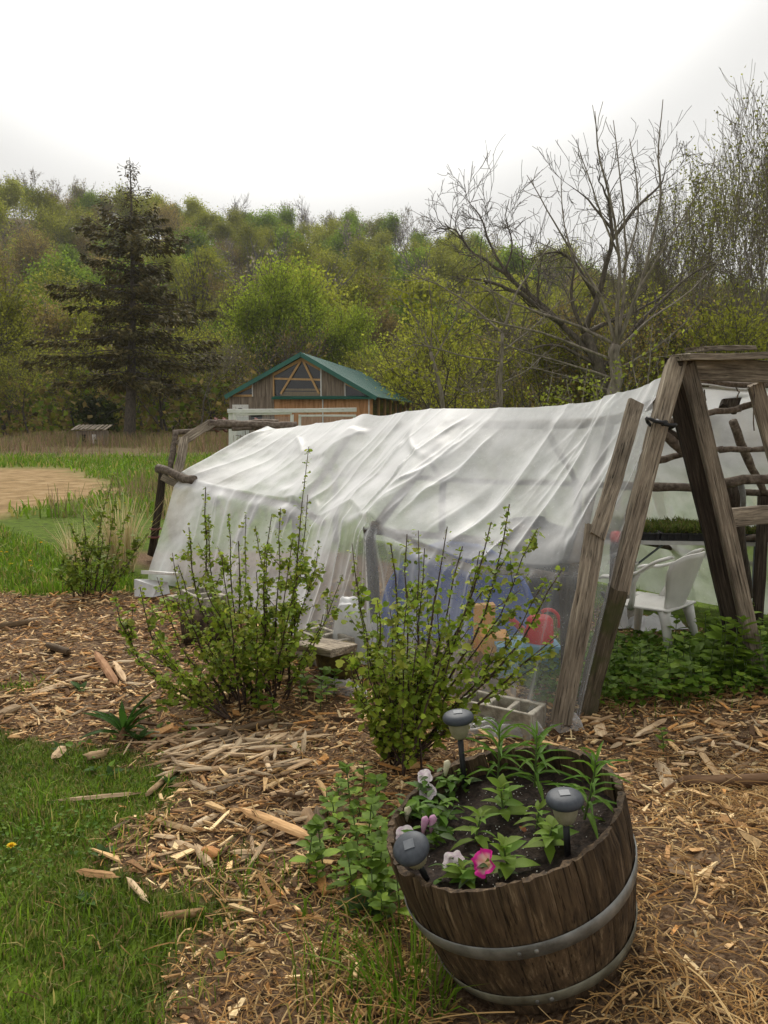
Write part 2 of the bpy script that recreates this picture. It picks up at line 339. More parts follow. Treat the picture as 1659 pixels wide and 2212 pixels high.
def poly_mat(name='greenhouse_film', a=.2):
    # thin milky film: the share of light it scatters grows with the path length through it (1/cos)
    m, t = mat_new(name); L = t.links.new; out = N(t, 'ShaderNodeOutputMaterial')
    co = N(t, 'ShaderNodeTexCoord'); n = N(t, 'ShaderNodeTexNoise'); n.inputs['Scale'].default_value = 3.5; n.inputs['Detail'].default_value = 7; n.inputs['Roughness'].default_value = .6
    L(co.outputs['Object'], n.inputs['Vector'])
    n2 = N(t, 'ShaderNodeTexNoise'); n2.inputs['Scale'].default_value = 70; n2.inputs['Detail'].default_value = 2; L(co.outputs['Object'], n2.inputs['Vector'])
    geo = N(t, 'ShaderNodeNewGeometry'); dp = N(t, 'ShaderNodeVectorMath', operation='DOT_PRODUCT'); L(geo.outputs['Normal'], dp.inputs[0]); L(geo.outputs['Incoming'], dp.inputs[1])
    ab = N(t, 'ShaderNodeMath', operation='ABSOLUTE'); L(dp.outputs['Value'], ab.inputs[0])
    mxm = N(t, 'ShaderNodeMath', operation='MAXIMUM'); L(ab.outputs[0], mxm.inputs[0]); mxm.inputs[1].default_value = .07
    inv = N(t, 'ShaderNodeMath', operation='DIVIDE'); inv.inputs[0].default_value = 1; L(mxm.outputs[0], inv.inputs[1])
    mr = N(t, 'ShaderNodeMapRange'); mr.inputs[1].default_value = .3; mr.inputs[2].default_value = .75; mr.inputs[3].default_value = .55; mr.inputs[4].default_value = 1.5
    L(n.outputs['Fac'], mr.inputs[0])
    at = N(t, 'ShaderNodeAttribute'); at.attribute_name = 'Col'; sc_ = N(t, 'ShaderNodeSeparateColor'); L(at.outputs['Color'], sc_.inputs[0])     # red: local milkiness of the sheet
    sp_ = N(t, 'ShaderNodeMapRange'); sp_.inputs[1].default_value = .66; sp_.inputs[2].default_value = .72; sp_.inputs[4].default_value = .12; L(n2.outputs['Fac'], sp_.inputs[0])   # droplets
    ml = N(t, 'ShaderNodeMath', operation='MULTIPLY_ADD'); L(mr.outputs[0], ml.inputs[0]); L(sc_.outputs[0], ml.inputs[1]); L(sp_.outputs[0], ml.inputs[2])
    om = N(t, 'ShaderNodeMath', operation='SUBTRACT', use_clamp=True); om.inputs[0].default_value = 1; L(ml.outputs[0], om.inputs[1])
    pw = N(t, 'ShaderNodeMath', operation='POWER'); L(om.outputs[0], pw.inputs[0]); L(inv.outputs[0], pw.inputs[1])
    sub = N(t, 'ShaderNodeMath', operation='SUBTRACT'); sub.inputs[0].default_value = 1; L(pw.outputs[0], sub.inputs[1])
    df = N(t, 'ShaderNodeBsdfDiffuse'); df.inputs[0].default_value = (.95, .955, .965, 1); tl = N(t, 'ShaderNodeBsdfTranslucent'); tl.inputs[0].default_value = (.92, .935, .95, 1)
    m1 = N(t, 'ShaderNodeMixShader'); m1.inputs[0].default_value = .4; L(df.outputs[0], m1.inputs[1]); L(tl.outputs[0], m1.inputs[2])
    tr = N(t, 'ShaderNodeBsdfTransparent'); tr.inputs[0].default_value = (.96, .97, .97, 1)
    m2 = N(t, 'ShaderNodeMixShader'); L(sub.outputs[0], m2.inputs[0]); L(tr.outputs[0], m2.inputs[1]); L(m1.outputs[0], m2.inputs[2])
    gl = N(t, 'ShaderNodeBsdfGlossy'); gl.inputs['Roughness'].default_value = .38; gl.inputs[0].default_value = (1, 1, 1, 1)
    bp = N(t, 'ShaderNodeBump'); bp.inputs['Strength'].default_value = .3; bp.inputs['Distance'].default_value = .012; L(n.outputs['Fac'], bp.inputs['Height'])
    rm = N(t, 'ShaderNodeTexNoise', noise_type='RIDGED_MULTIFRACTAL'); rm.inputs['Scale'].default_value = 1.7; rm.inputs['Detail'].default_value = 5; L(co.outputs['Object'], rm.inputs['Vector'])
    bp2 = N(t, 'ShaderNodeBump'); bp2.inputs['Strength'].default_value = .35; bp2.inputs['Distance'].default_value = .02; L(rm.outputs['Fac'], bp2.inputs['Height']); L(bp.outputs[0], bp2.inputs['Normal'])
    L(bp2.outputs[0], gl.inputs['Normal']); L(bp2.outputs[0], df.inputs['Normal'])
    fr = N(t, 'ShaderNodeFresnel'); fr.inputs[0].default_value = 1.45
    hf = N(t, 'ShaderNodeMath', operation='MULTIPLY'); L(fr.outputs[0], hf.inputs[0]); hf.inputs[1].default_value = .38
    m3 = N(t, 'ShaderNodeMixShader'); L(hf.outputs[0], m3.inputs[0]); L(m2.outputs[0], m3.inputs[1]); L(gl.outputs[0], m3.inputs[2])
    L(m3.outputs[0], out.inputs[0]); return m
MAT['film'] = poly_mat()

# ------------------------------------------------------------------ terrain
_HX = np.array([-400, -117, -61, -4, 17, 38, 66, 117, 400.]); _HH = np.array([64, 60, 54, 49, 46.5, 38, 31, 24, 20.])
def hgt(x, y):
    x = np.asarray(x, float); y = np.asarray(y, float)
    near = .05*(fbm(x*.9+3, y*.9, 3)-.5)*smooth(60, 20, y)
    near = near+.15*smooth(.12, .8, x)*smooth(3.5, 2.5, y)*smooth(3.2, 1.6, x)
    near = near+.07*np.exp(-((x+.45)**2/.35+(y-3.35)**2/.2))
    H = np.interp(x, _HX, _HH)+5*(fbm(x*.02, y*.02)-.5)
    t = np.clip((y-88)/(250-88), 0, 1)
    return near+H*(t**1.15)*smooth(520, 300, y)
_by = np.array([-2, 1.2, 1.94, 2.35, 2.73, 3.1, 3.58, 4.04, 4.5]); _bx = np.array([-.1, -.15, -.33, -.5, -.84, -1.1, -1.18, -1.96, -6])
GA, GB = np.array([.95, 4.0]), np.array([-2.25, 8.0])         # greenhouse front line
def inside_gh(x, y):
    d = (GB-GA)/np.linalg.norm(GB-GA); n = np.array([d[1], -d[0]])
    s = (x-GA[0])*n[0]+(y-GA[1])*n[1]; return s
def masks(x, y):
    """mulch, sand, brush(dry field), soil-in-greenhouse weights"""
    nz = (fbm(x*2.3+9, y*2.3)-.5)+.35*(fbm(x*9, y*9)-.5)
    lawn_front = smooth(.1, -.1, x-np.interp(y, _by, _bx)+nz*1.05)*smooth(4.75, 4.55, y)
    lawn_front = np.maximum(lawn_front, smooth(.16, .05, np.hypot((x+2.05)*.6, y-4.55)+nz*.2))
    far_edge = 7.15+.35*nz*2+np.clip(-x-3.4, 0, 10)*.1
    mulch = (1-lawn_front)*smooth(far_edge+.15, far_edge-.15, y)
    mulch = np.maximum(mulch, smooth(-.1, .2, inside_gh(x, y))*smooth(2.35, 2.15, inside_gh(x, y))*smooth(9.6, 9.2, y))*smooth(2.45, 2.2, inside_gh(x, y)*smooth(4.1, 4.4, y))
    nz2 = fbm(x*.35, y*.35)-.5
    cx = np.interp(y, [11.5, 12.4, 15, 20, 26], [-8.6, -5.3, -5.2, -6.4, -10])
    sand = smooth(.25, -.25, x-cx+nz2*2.2)*smooth(11.6, 12.4, y+nz2*2)*smooth(27, 25, y+nz2*4)
    brush = smooth(28, 33, y+nz2*8)
    return mulch, sand, brush
def axis(lo, hi, a, b, st, g):
    m = list(np.arange(a, b+1e-6, st)); s = st
    while m[-1] < hi: s = min(s*g, 14); m.append(m[-1]+s)
    s = st; f = [m[0]]
    while f[-1] > lo: s = min(s*g, 14); f.append(f[-1]-s)
    return np.array(f[:0:-1]+m)
gx = axis(-420, 420, -4, 4, .07, 1.09); gy = axis(-25, 700, .8, 9, .07, 1.09)
XX, YY = np.meshgrid(gx, gy); gv = np.c_[XX.ravel(), YY.ravel(), hgt(XX, YY).ravel()]
nx_, ny_ = len(gx), len(gy); ii = (np.arange(ny_-1)[:, None]*nx_+np.arange(nx_-1)[None]).ravel()
mk = masks(gv[:, 0], gv[:, 1])
ground_me = mesh_np('ground', gv, np.stack([ii, ii+1, ii+nx_+1, ii+nx_], 1), np.stack(mk, 1), True)
def ground_mat():
    m, t = mat_new('ground_cover'); L = t.links.new; out = N(t, 'ShaderNodeOutputMaterial'); p = N(t, 'ShaderNodeBsdfPrincipled'); p.inputs['Roughness'].default_value = .95; p.inputs['Specular IOR Level'].default_value = .1
    co = N(t, 'ShaderNodeTexCoord')
    def layer(cols, sc, pos=None, det=8):
        n = N(t, 'ShaderNodeTexNoise'); n.inputs['Scale'].default_value = sc; n.inputs['Detail'].default_value = det; n.inputs['Roughness'].default_value = .65
        L(co.outputs['Object'], n.inputs['Vector']); r = N(t, 'ShaderNodeValToRGB'); cr = r.color_ramp
        while len(cr.elements) < len(cols): cr.elements.new(.5)
        for e, q, c in zip(cr.elements, pos or np.linspace(.3, .7, len(cols)), cols): e.position = q; e.color = (*c, 1)
        L(n.outputs['Fac'], r.inputs[0]); return r.outputs[0], n
    grass, _ = layer([(.04, .05, .01), (.085, .13, .014), (.13, .19, .022)], 7)
    mulch, nm = layer([(.03, .018, .01), (.1, .06, .034), (.19, .125, .075), (.29, .2, .125)], 60)
    sand, _ = layer([(.16, .105, .045), (.3, .2, .095), (.4, .29, .16)], 2.2)
    brush, _ = layer([(.09, .065, .032), (.14, .105, .05), (.1, .12, .03)], .25)
    at = N(t, 'ShaderNodeAttribute'); at.attribute_name = 'Col'; sp = N(t, 'ShaderNodeSeparateColor'); L(at.outputs['Color'], sp.inputs[0])
    c = grass
    for k, lay in ((2, brush), (1, sand), (0, mulch)):
        x = N(t, 'ShaderNodeMix', data_type='RGBA'); L(sp.outputs[k], x.inputs[0]); L(c, x.inputs[6]); L(lay, x.inputs[7]); c = x.outputs[2]
    L(c, p.inputs['Base Color']); b = N(t, 'ShaderNodeBump'); b.inputs['Strength'].default_value = .8; b.inputs['Distance'].default_value = .02; L(nm.outputs['Fac'], b.inputs['Height']); L(b.outputs[0], p.inputs['Normal'])
    L(p.outputs[0], out.inputs[0]); return m
tag(link('ground', ground_me, ground_mat()), kind='structure')

# ------------------------------------------------------------------ ground cover: chips, straw, grass
def pts_in(n, x0, x1, y0, y1, r=RNG): return r.uniform(x0, x1, n), r.uniform(y0, y1, n)
BARC = np.array([.385, 2.115])
def outside_barrel(x, y, m=.02): return np.hypot((x-BARC[0])/1.0, y-BARC[1]) > .25+m
chip_pal = np.array([(.54, .38, .235), (.44, .28, .155), (.63, .48, .32), (.32, .19, .105), (.18, .105, .06), (.4, .24, .13), (.7, .57, .4), (.45, .24, .1), (.09, .055, .035), (.13, .075, .045), (.22, .13, .075), (.56, .4, .25)])
def palette(pal, n, r=RNG, v=.14, p=None):
    c = pal[r.choice(len(pal), n, p=p)]; return np.clip(c*(1+r.normal(size=(n, 1))*v), 0, 1)
cv = BOXV.copy(); cv[[0, 3, 4, 7], 0] *= 1.0
def chips(n, x0, x1, y0, y1, lmin, lmax, seed, zmax=.018):
    r = np.random.default_rng(seed); x, y = pts_in(n, x0, x1, y0, y1, r); m = masks(x, y)[0]
    straw_zone = np.clip(smooth(2.75, 2.3, y-np.clip(x, 0, 2)*.12)*smooth(-.5, .1, x), 0, 1)
    k = (r.random(n) < m*(1-.55*straw_zone)) & outside_barrel(x, y)
    x, y = x[k], y[k]; n = len(x)
    ln = lmin*(lmax/lmin)**(r.random(n)**1.6); wd = ln*r.uniform(.12, .32, n); th = wd*r.uniform(.2, .5, n)
    tv = np.repeat(BOXV[None], n, 0)+r.normal(size=(n, 8, 3))*np.array([.1, .09, .08])
    e = r.uniform(.15, 1, (n, 1)); tv[:, [1, 2, 5, 6], 1] *= e
    tv[:, :, 2] += (r.random((n, 1))-.5)*1.4*np.abs(tv[:, :, 0])
    bias = np.where(r.random(n) < .4, r.normal(.1, .5, n), r.uniform(0, 2*np.pi, n))
    R = euler_mats(r.normal(size=n)*.3, r.normal(size=n)*.22, bias)
    loc = np.c_[x, y, hgt(x, y)+th*.35+r.random(n)*zmax]
    return scatter(tv, BOXF, R, loc, np.c_[ln, wd, th], palette(chip_pal*np.array([1.06, .99, .78]), n, r, .22))
parts = [chips(30000, -2.4, 2.7, 1.5, 4.6, .012, .06, 1), chips(16000, -3.6, 1.2, 4.4, 7.6, .02, .075, 2, .03), chips(2600, .7, 2.9, 4.2, 6.5, .02, .06, 3, .005), chips(1500, -2.4, 2.7, 2.3, 4.6, .05, .12, 4, .035), chips(26000, -1.9, 2.4, 1.6, 4.3, .005, .022, 7, .02), chips(1200, -9, -3.3, 4.3, 7.6, .05, .12, 6, .03)]
mb = MB()
for v, f, c in parts: mb.add(v, f, c)
tag(mb.build('wood_chip_mulch', MAT['chip']), 'tan and brown wood chip mulch covering the path', 'mulch', kind='stuff')

def strands(n, x0, x1, y0, y1, dens, lmin, lmax, wd, seed, pal, lift=.02, segs=3):
    r = np.random.default_rng(seed); x, y = pts_in(n, x0, x1, y0, y1, r); k = (r.random(n) < dens(x, y)) & outside_barrel(x, y, .03); x, y = x[k], y[k]; n = len(x)
    ln = r.uniform(lmin, lmax, n); a = r.uniform(0, 2*np.pi, n); b = r.normal(size=n)*.4
    t = np.linspace(0, 1, segs+1)
    ang = a[:, None]+b[:, None]*(t-.5)
    px = x[:, None]+np.cumsum(np.cos(ang), 1)*ln[:, None]/(segs+1); py = y[:, None]+np.cumsum(np.sin(ang), 1)*ln[:, None]/(segs+1)
    z = hgt(x, y)[:, None]+.006+r.random(n)[:, None]*lift+np.sin(np.pi*t)*ln[:, None]*r.uniform(0, .16, n)[:, None]+(t-.5)*ln[:, None]*(r.normal(size=n)*.12)[:, None]
    z = np.maximum(z, hgt(px, py)+.003)
    ww = wd*r.uniform(.6, 1.5, n)
    sx = -np.sin(ang)*ww[:, None]; sy = np.cos(ang)*ww[:, None]; h = ww[:, None]*.7
    L_ = np.stack([px+sx, py+sy, z-h*.3], -1); R_ = np.stack([px-sx, py-sy, z-h*.3], -1); T_ = np.stack([px, py, z+h], -1)
    v = np.stack([L_, T_, R_], 2).reshape(n, -1, 3)
    tf = []
    for i in range(segs):
        o = i*3; tf += [[o, o+3, o+4, o+1], [o+1, o+4, o+5, o+2]]
    return scatter(v, np.array(tf), np.repeat(np.eye(3)[None], n, 0), np.zeros((n, 3)), None, palette(pal, n, r, .18))
straw_pal = np.array([.96, .88, .7])*np.array([(.52, .36, .18), (.42, .27, .12), (.62, .47, .27), (.3, .18, .08), (.42, .25, .1), (.18, .105, .05)])
def straw_d(x, y):
    m = masks(x, y)[0]; s = smooth(2.9, 2.2, y-np.clip(x, 0, 2)*.15)*smooth(-.75, .05, x+.15*(y-2)); s2 = .16+.35*smooth(.7, 1.3, x)*smooth(3.7, 2.9, y)
    return m*np.clip(np.maximum(s, s2), 0, 1)*(.35+.65*smooth(.38, .55, fbm(x*3.1+7, y*3.1)))+.02
mb = MB()
for a in (strands(34000, -1.0, 2.6, 1.2, 3.6, straw_d, .025, .13, .0016, 21, straw_pal, .03), strands(1600, -.6, 2.6, 1.2, 3.6, straw_d, .12, .34, .002, 22, straw_pal, .035, 5),
          strands(2200, -3, 1, 3.2, 7, lambda x, y: masks(x, y)[0]*.5, .06, .2, .0015, 23, straw_pal), strands(900, .9, 2.7, 4.1, 5.6, lambda x, y: masks(x, y)[0]*.6, .08, .25, .0018, 24, straw_pal)):
    mb.add(*a)
tag(mb.build('loose_straw', MAT['straw']), 'loose golden straw strewn over the ground round the barrel', 'straw', kind='stuff')

def blades(n, x0, x1, y0, y1, dens, h0, h1, wd, seed, pal, lean=.5):
    r = np.random.default_rng(seed); x, y = pts_in(n, x0, x1, y0, y1, r); k = (r.random(n) < dens(x, y)) & outside_barrel(x, y, .02); x, y = x[k], y[k]; n = len(x)
    h = r.uniform(h0, h1, n)*(.6+.8*vnoise(x*3, y*3)); a = r.uniform(0, 2*np.pi, n); le = np.abs(r.normal(size=n))*lean*h; la = r.uniform(0, 2*np.pi, n)
    dx, dy = np.cos(la)*le, np.sin(la)*le; ww = wd*r.uniform(.6, 1.4, n); sx, sy = np.cos(a)*ww, np.sin(a)*ww; z = hgt(x, y)-.004
    v = np.stack([np.stack([x-sx, y-sy, z], -1), np.stack([x+sx, y+sy, z], -1), np.stack([x-sx*.8+dx*.35, y-sy*.8+dy*.35, z+h*.6], -1), np.stack([x+sx*.8+dx*.35, y+sy*.8+dy*.35, z+h*.6], -1), np.stack([x+dx, y+dy, z+h*r.uniform(.75, 1, n)], -1)], 1)
    f = np.array([[0, 1, 3], [0, 3, 2], [2, 3, 4]])
    c = palette(pal, n, r, .2)*(.75+.5*fbm(x*1.7, y*1.7))[:, None]
    return scatter(v, f, np.repeat(np.eye(3)[None], n, 0), np.zeros((n, 3)), None, c)
grass_pal = np.array([(.125, .23, .015), (.17, .28, .02), (.095, .185, .012), (.2, .29, .028), (.34, .29, .09), (.14, .245, .018)])
lawn = lambda x, y: np.clip(1-masks(x, y)[0]-masks(x, y)[1]-masks(x, y)[2], .0, 1)*smooth(-.15, -.4, inside_gh(x, y))
far_lawn = lambda x, y: np.clip(1-masks(x, y)[0]-masks(x, y)[1]-.7*masks(x, y)[2], 0, 1)
mb = MB()
mb.add(*blades(95000, -2.6, .1, 1.3, 4.8, lawn, .012, .042, .0022, 31, np.concatenate([grass_pal*np.array([.74, .68, .8]), grass_pal*.5, np.array([(.33, .26, .1), (.24, .2, .07)])]), .8))
mb.add(*blades(14000, -4.5, -1.5, 4.2, 7.4, lawn, .03, .08, .003, 32, grass_pal))
mb.add(*blades(60000, -8, 1, 6.9, 13, lambda x, y: far_lawn(x, y)*smooth(-.2, -.6, inside_gh(x, y)), .04, .13, .006, 33, grass_pal, .6))
mb.add(*blades(46000, -22, 8, 12.5, 34, far_lawn, .08, .25, .016, 34, grass_pal, .6))
# sparse green creeping into the mulch edge and round the barrel foot
mb.add(*blades(22000, -1.5, .3, 1.4, 3.6, lambda x, y: .3*smooth(.62, .8, fbm(x*2.3, y*2.3)+.25*smooth(.35, -.05, x-np.interp(y, _by, _bx))), .03, .09, .0022, 35, grass_pal, .7))
mb.add(*blades(600, -.35, .2, 1.75, 2.7, lambda x, y: smooth(.3, .1, np.hypot(x+.02, (y-2.2)*.55)), .06, .17, .0035, 36, grass_pal, .7))
mb.add(*blades(16000, .8, 5.5, 4.05, 10.5, lambda x, y: .15+.75*smooth(.45, .6, fbm(x*2, y*2)), .03, .12, .003, 37, grass_pal, .7))
tag(mb.build('lawn_grass', MAT['grass']), 'short green lawn grass beside and beyond the mulch', 'grass', kind='stuff')
# clover and broad small leaves in the lawn
def leaflets(n, x0, x1, y0, y1, dens, s0, s1, seed, pal, zr=(.015, .05)):
    r = np.random.default_rng(seed); x, y = pts_in(n, x0, x1, y0, y1, r); k = (r.random(n) < dens(x, y)) & outside_barrel(x, y, .02); x, y = x[k], y[k]; n = len(x)
    tv = np.array([[0, 0, 0], [.35, .4, .08], [.8, .42, .1], [1, 0, .02], [.8, -.42, .1], [.35, -.4, .08]]); tf = np.array([[0, 3, 2], [0, 2, 1], [0, 5, 4], [0, 4, 3]])
    R = euler_mats(r.normal(size=n)*.35, r.normal(size=n)*.4-.1, r.uniform(0, 6.28, n)); s = r.uniform(s0, s1, (n, 1))
    return scatter(tv, tf, R, np.c_[x, y, hgt(x, y)+r.uniform(*zr, n)], s, palette(pal, n, r, .2))
mb = MB()
clov = np.array([(.1, .2, .02), (.135, .235, .025), (.08, .16, .016), (.16, .24, .03)])
mb.add(*leaflets(16000, -2.6, .0, 1.3, 4.6, lambda x, y: lawn(x, y)*smooth(.42, .6, fbm(x*1.4+4, y*1.4)), .008, .02, 41, clov))
mb.add(*leaflets(1500, -1.5, .2, 1.6, 3.9, lambda x, y: .3*smooth(.6, .75, fbm(x*2.3+2, y*2.3)), .015, .045, 42, clov, (.01, .04)))
mb.add(*leaflets(9000, .8, 3.3, 4.0, 5.4, lambda x, y: smooth(4.02, 4.15, y-.1*x)*smooth(.25, .5, fbm(x*2, y*2)), .02, .05, 43, clov, (.02, .13)))
tag(mb.build('clover_cover', MAT['leaf']), 'low clover and ground ivy leaves among the grass', 'clover', kind='stuff')

# ------------------------------------------------------------------ greenhouse
DV = np.array([-.565, .825, 0]); NV = np.array([.825, .565, 0])
gh = empty('greenhouse', (-.2, 6.0, 0), 'home-made greenhouse of poles and old boards under draped clear plastic film', 'greenhouse')
E_ = np.array([P(390, 1030, 8.7), P(480, 1052, 8.05), P(640, 1083, 6.95), P(684, 1118, 6.6), P(757, 1077, 6.1), P(797, 1124, 5.4), P(995, 1208, 4.75), P(1212, 1226, 4.32), P(1336, 1195, 4.3)])
B_ = np.array([G(343, 1250), G(430, 1287), G(565, 1340), G(620, 1365), G(690, 1392), G(775, 1428), G(960, 1500), G(1165, 1566), G(1252, 1572)])
R_ = np.array([P(575, 932, 9.6), P(650, 921, 9.0), P(760, 906, 8.0), P(835, 897, 7.5), P(900, 888, 7.0), P(975, 883, 6.5), P(1150, 882, 5.6), P(1310, 868, 5.0), P(1445, 812, 4.5)])
US = np.array([0, .11, .27, .34, .45, .56, .73, .89, 1.])
wk = np.linspace(.5, 1.35, 9)[:, None]
T_ = R_+NV*wk; T_[:, 2] = R_[:, 2]-np.linspace(.12, .04, 9)
K_ = T_+NV*.5; K_[:, 2] = np.linspace(.85, 1.02, 9)
C_ = K_+NV*.25; C_[:, 2] = 0.02
def lerp(A, u): return np.stack([np.interp(u, US, A[:, k]) for k in range(3)], -1)
def smoothA(A, u, w=.02): return (lerp(A, u-w)+lerp(A, u)*2+lerp(A, u+w))/4
nu = 560; u = np.linspace(0, 1, nu)
Eu, Bu, Ru, Tu, Ku, Cu = [smoothA(A, u, .012 if i == 0 else .03) for i, A in enumerate((E_, B_, R_, T_, K_, C_))]
def ridged(x): return (1-np.abs(2*(x-np.floor(x))-1))
def fold1(x, sd, pw=2.2): # sharp irregular folds, 0..1
    a = vnoise(x+sd*13.7, np.full_like(x, sd*3.1)); return (1-np.abs(2*a-1))**pw
# front curtain (v 0 bottom .. 1 eave)
def film(A, Bp, nv, disp, bulge, name, vpow=1.0):
    v = np.linspace(0, 1, nv)[:, None]**vpow
    U = np.repeat(u[None], nv, 0); V = np.repeat(v, nu, 1)
    Pt = A[None]*(1-V[..., None])+Bp[None]*V[..., None]
    tu = np.gradient(Pt, axis=1); tv = np.gradient(Pt, axis=0); n = nrm(np.cross(tu, tv))
    d = disp(U, V, Pt)
    Pt = Pt+n*d[..., None]; Pt[..., 2] += bulge(U, V)
    idx = (np.arange(nv-1)[:, None]*nu+np.arange(nu-1)[None]).ravel()
    return Pt, np.stack([idx, idx+1, idx+nu+1, idx+nu], 1)
def near_pt(U, c, w): return np.exp(-((U-c)/w)**2)
def d_curtain(U, V, Pt):
    s = U*7.2
    base = fold1(s*1.9+V*.25+.15*vnoise(U*9, V*3), 1, 4)*.035+fold1(s*4.1-V*.4+.2*vnoise(U*14, V*4), 2, 5)*.02*smooth(.3, .6, vnoise(s*.9, V*1.5))+fbm(s*1.1, V*1.2)*.06
    # folds fanning from the post top (u=.56)
    ang = np.arctan2((U-.56)*7.2, (1.06-V)*.9+.03)
    fan = fold1(ang*2.6, 5)*.05*smooth(0, .25, 1-V)*near_pt(U, .56, .16)
    hem = .05*np.sin(s*4+1.3)*(1-V)**2+.04*fold1(s*3.1, 8)*(1-V)
    g = near_pt(U, 1.0, .09)*fold1((U-.8)*26-V*.9, 4)*.045+thin_c(U, V)*.014
    return (base*smooth(0, .15, 1-V)*.9+fan+hem+g)*1.0
def thin(U, V):      # narrow pinched creases, slanted and straight
    k = 1-.6*smooth(.8, 1, V)
    return (fold1(U*11-V*1.5+.5*vnoise(U*5, V*2), 31, 11)*smooth(.35, .6, vnoise(U*7+1, V*3))+fold1(U*17-V*.6+.3*vnoise(U*9, V*3+4), 32, 13)*smooth(.4, .65, vnoise(U*6+5, V*2.2))+.8*fold1(U*9+V*2.3+.6*vnoise(U*6, V*3), 33, 11)*smooth(.5, .7, vnoise(U*5+9, V*3)))*k
def thin_c(U, V):    # hanging pleats of the curtain
    ang = np.arctan2((U-.56)*7.2, (1.06-V)*.9+.05)
    return fold1(U*13-V*.35+.25*vnoise(U*8, V*2), 34, 10)*smooth(.35, .6, vnoise(U*9, V*1.2))+fold1(U*29-V*.3, 35, 9)*smooth(.45, .65, vnoise(U*7+3, V*1.4))*.7+fold1(ang*4.5, 36, 8)*near_pt(U, .56, .13)
def d_roof(U, V, Pt):
    sh = U*7.2-V*.85*smooth(.1, .6, U)            # folds slant up to the right
    tight = smooth(.5, .62, U)
    a = fold1(sh*1.5+.25*vnoise(U*6, V*3), 11, 5)*(.008+.022*tight)+fold1(sh*3.1+.2*vnoise(U*9, V*5), 12, 5)*.018*(.5+tight)*smooth(.3, .6, vnoise(U*5+3, V*2.5))+fold1(sh*6.3+.3*vnoise(U*14, V*6), 16, 6)*.008*smooth(.35, .6, vnoise(U*8, V*4+7))
    b = fold1((U*7.2-V*.6)*2.1+.2*vnoise(U*9, V*4), 13, 5)*.016*(1-tight)+fold1(V*3.2+U*4.2+.5*vnoise(U*7, V*3), 14, 4)*.022*(1-tight*.7)*smooth(.35, .65, V)
    c = fbm(U*9, V*3)*.035+thin(U, V)*.022
    conv = near_pt(U, 1.0, .14)*fold1((1-U)*26/(1.35-V)+V, 15, 4)*.03
    rib = .045*(1-V)*near_pt(U-V*.04, .56, .02)+.05*near_pt(U, .0, .02)+.045*near_pt(U-V*.03, .27, .02)+.03*near_pt(U, .9, .02)
    e = smooth(0, .12, V)
    lap = .05*smooth(.52, .5, np.abs(V-.52)*6)*smooth(.6, .4, U)*fbm(U*14, V*0+.3)
    return (a+b+c-.02)*(e*.8+.2)*(1-.5*smooth(.75, 1, V))+conv*e*(1-.6*smooth(.7, 1, V))+rib
def b_roof(U, V):
    f = np.interp(U, [0, .135, .27, .42, .56, .72, .9, 1], [0, -.05, 0, -.07, .02, -.1, -.02, 0])
    return f*np.sin(np.pi*np.clip(V, 0, 1))
mb = MB()
c1, f1 = film(Bu, Eu, 56, d_curtain, lambda U, V: 0, 'c', 1.0)
c2, f2 = film(Eu, Ru, 80, d_roof, b_roof, 'r')
# weld the seam rows
seam = (c1[-1]+c2[0])/2; c1[-1] = seam; c2[0] = seam
c1[0, :, 2] = np.maximum(hgt(c1[0, :, 0], c1[0, :, 1])+.01, .0)
c1[..., 2] = np.maximum(c1[..., 2], .012)
mb.add(c1.reshape(-1, 3), f1); 
off = 55*nu
# share the seam row by index for smooth shading
allv = np.concatenate([c1.reshape(-1, 3), c2[1:].reshape(-1, 3)])
f_all = np.concatenate([f1, f2+off])
Ug = np.repeat(u[None], 56+79, 0).ravel(); Vg = np.concatenate([np.repeat(np.linspace(0, 1, 56), nu), np.repeat(1+np.linspace(0, 1, 80)[1:], nu)])
gr = np.where(Vg <= 1, .25-.11*smooth(.4, .62, Ug)*(1-.5*smooth(.9, 1, Vg)), .27+.12*smooth(1.0, 1.25, Vg)-.05*smooth(.6, .8, Ug)*smooth(1.6, 1.2, Vg))  # milkier on the roof than on the curtain
gr = gr+np.where(Vg <= 1, .34*thin_c(Ug, Vg), .12*thin(Ug, np.maximum(Vg-1, 0)))       # the sheet lies double where it is pleated
gr = np.clip(gr+.06*(Vg > 1), 0, .85)
cover_me = mesh_np('plastic_film', allv, f_all, np.repeat(gr[:, None], 3, 1), True)
cover = link('plastic_film', cover_me, MAT['film'], gh)
cover['label'] = 'milky plastic film over the roof and front'
# far slope of the cover, seen from inside through the open end
def d_back(U, V, Pt): return fold1(U*9-V*.5, 21)*.018+fold1(U*19-V*.8, 22)*.01+fbm(U*6, V*1.5)*.05
c3, f3 = film(Ru, Tu, 10, lambda U, V, Q: fbm(U*20, V*4)*.03*np.sin(np.pi*V), lambda U, V: -.03*np.sin(np.pi*V), 't')
c4, f4 = film(Tu, Ku, 26, lambda U, V, Q: d_back(U, V, Q)*np.sin(np.pi*np.clip(V, 0.03, 1)*.5), lambda U, V: 0, 'b')
c5, f5 = film(Ku, Cu, 20, lambda U, V, Q: d_back(U, V+1, Q), lambda U, V: 0, 'b2')
c3[0] = c2[-1]; c4[0] = c3[-1]; c5[0] = c4[-1]
v_ = np.concatenate([c3.reshape(-1, 3), c4[1:].reshape(-1, 3), c5[1:].reshape(-1, 3)]); f_ = np.concatenate([f3, f4+9*nu, f5+34*nu])
cb = link('plastic_film', mesh_np('plastic_film_back', v_, f_, np.full((len(v_), 3), .46), True), MAT['film'], gh); cb['label'] = 'plastic film of the far side'
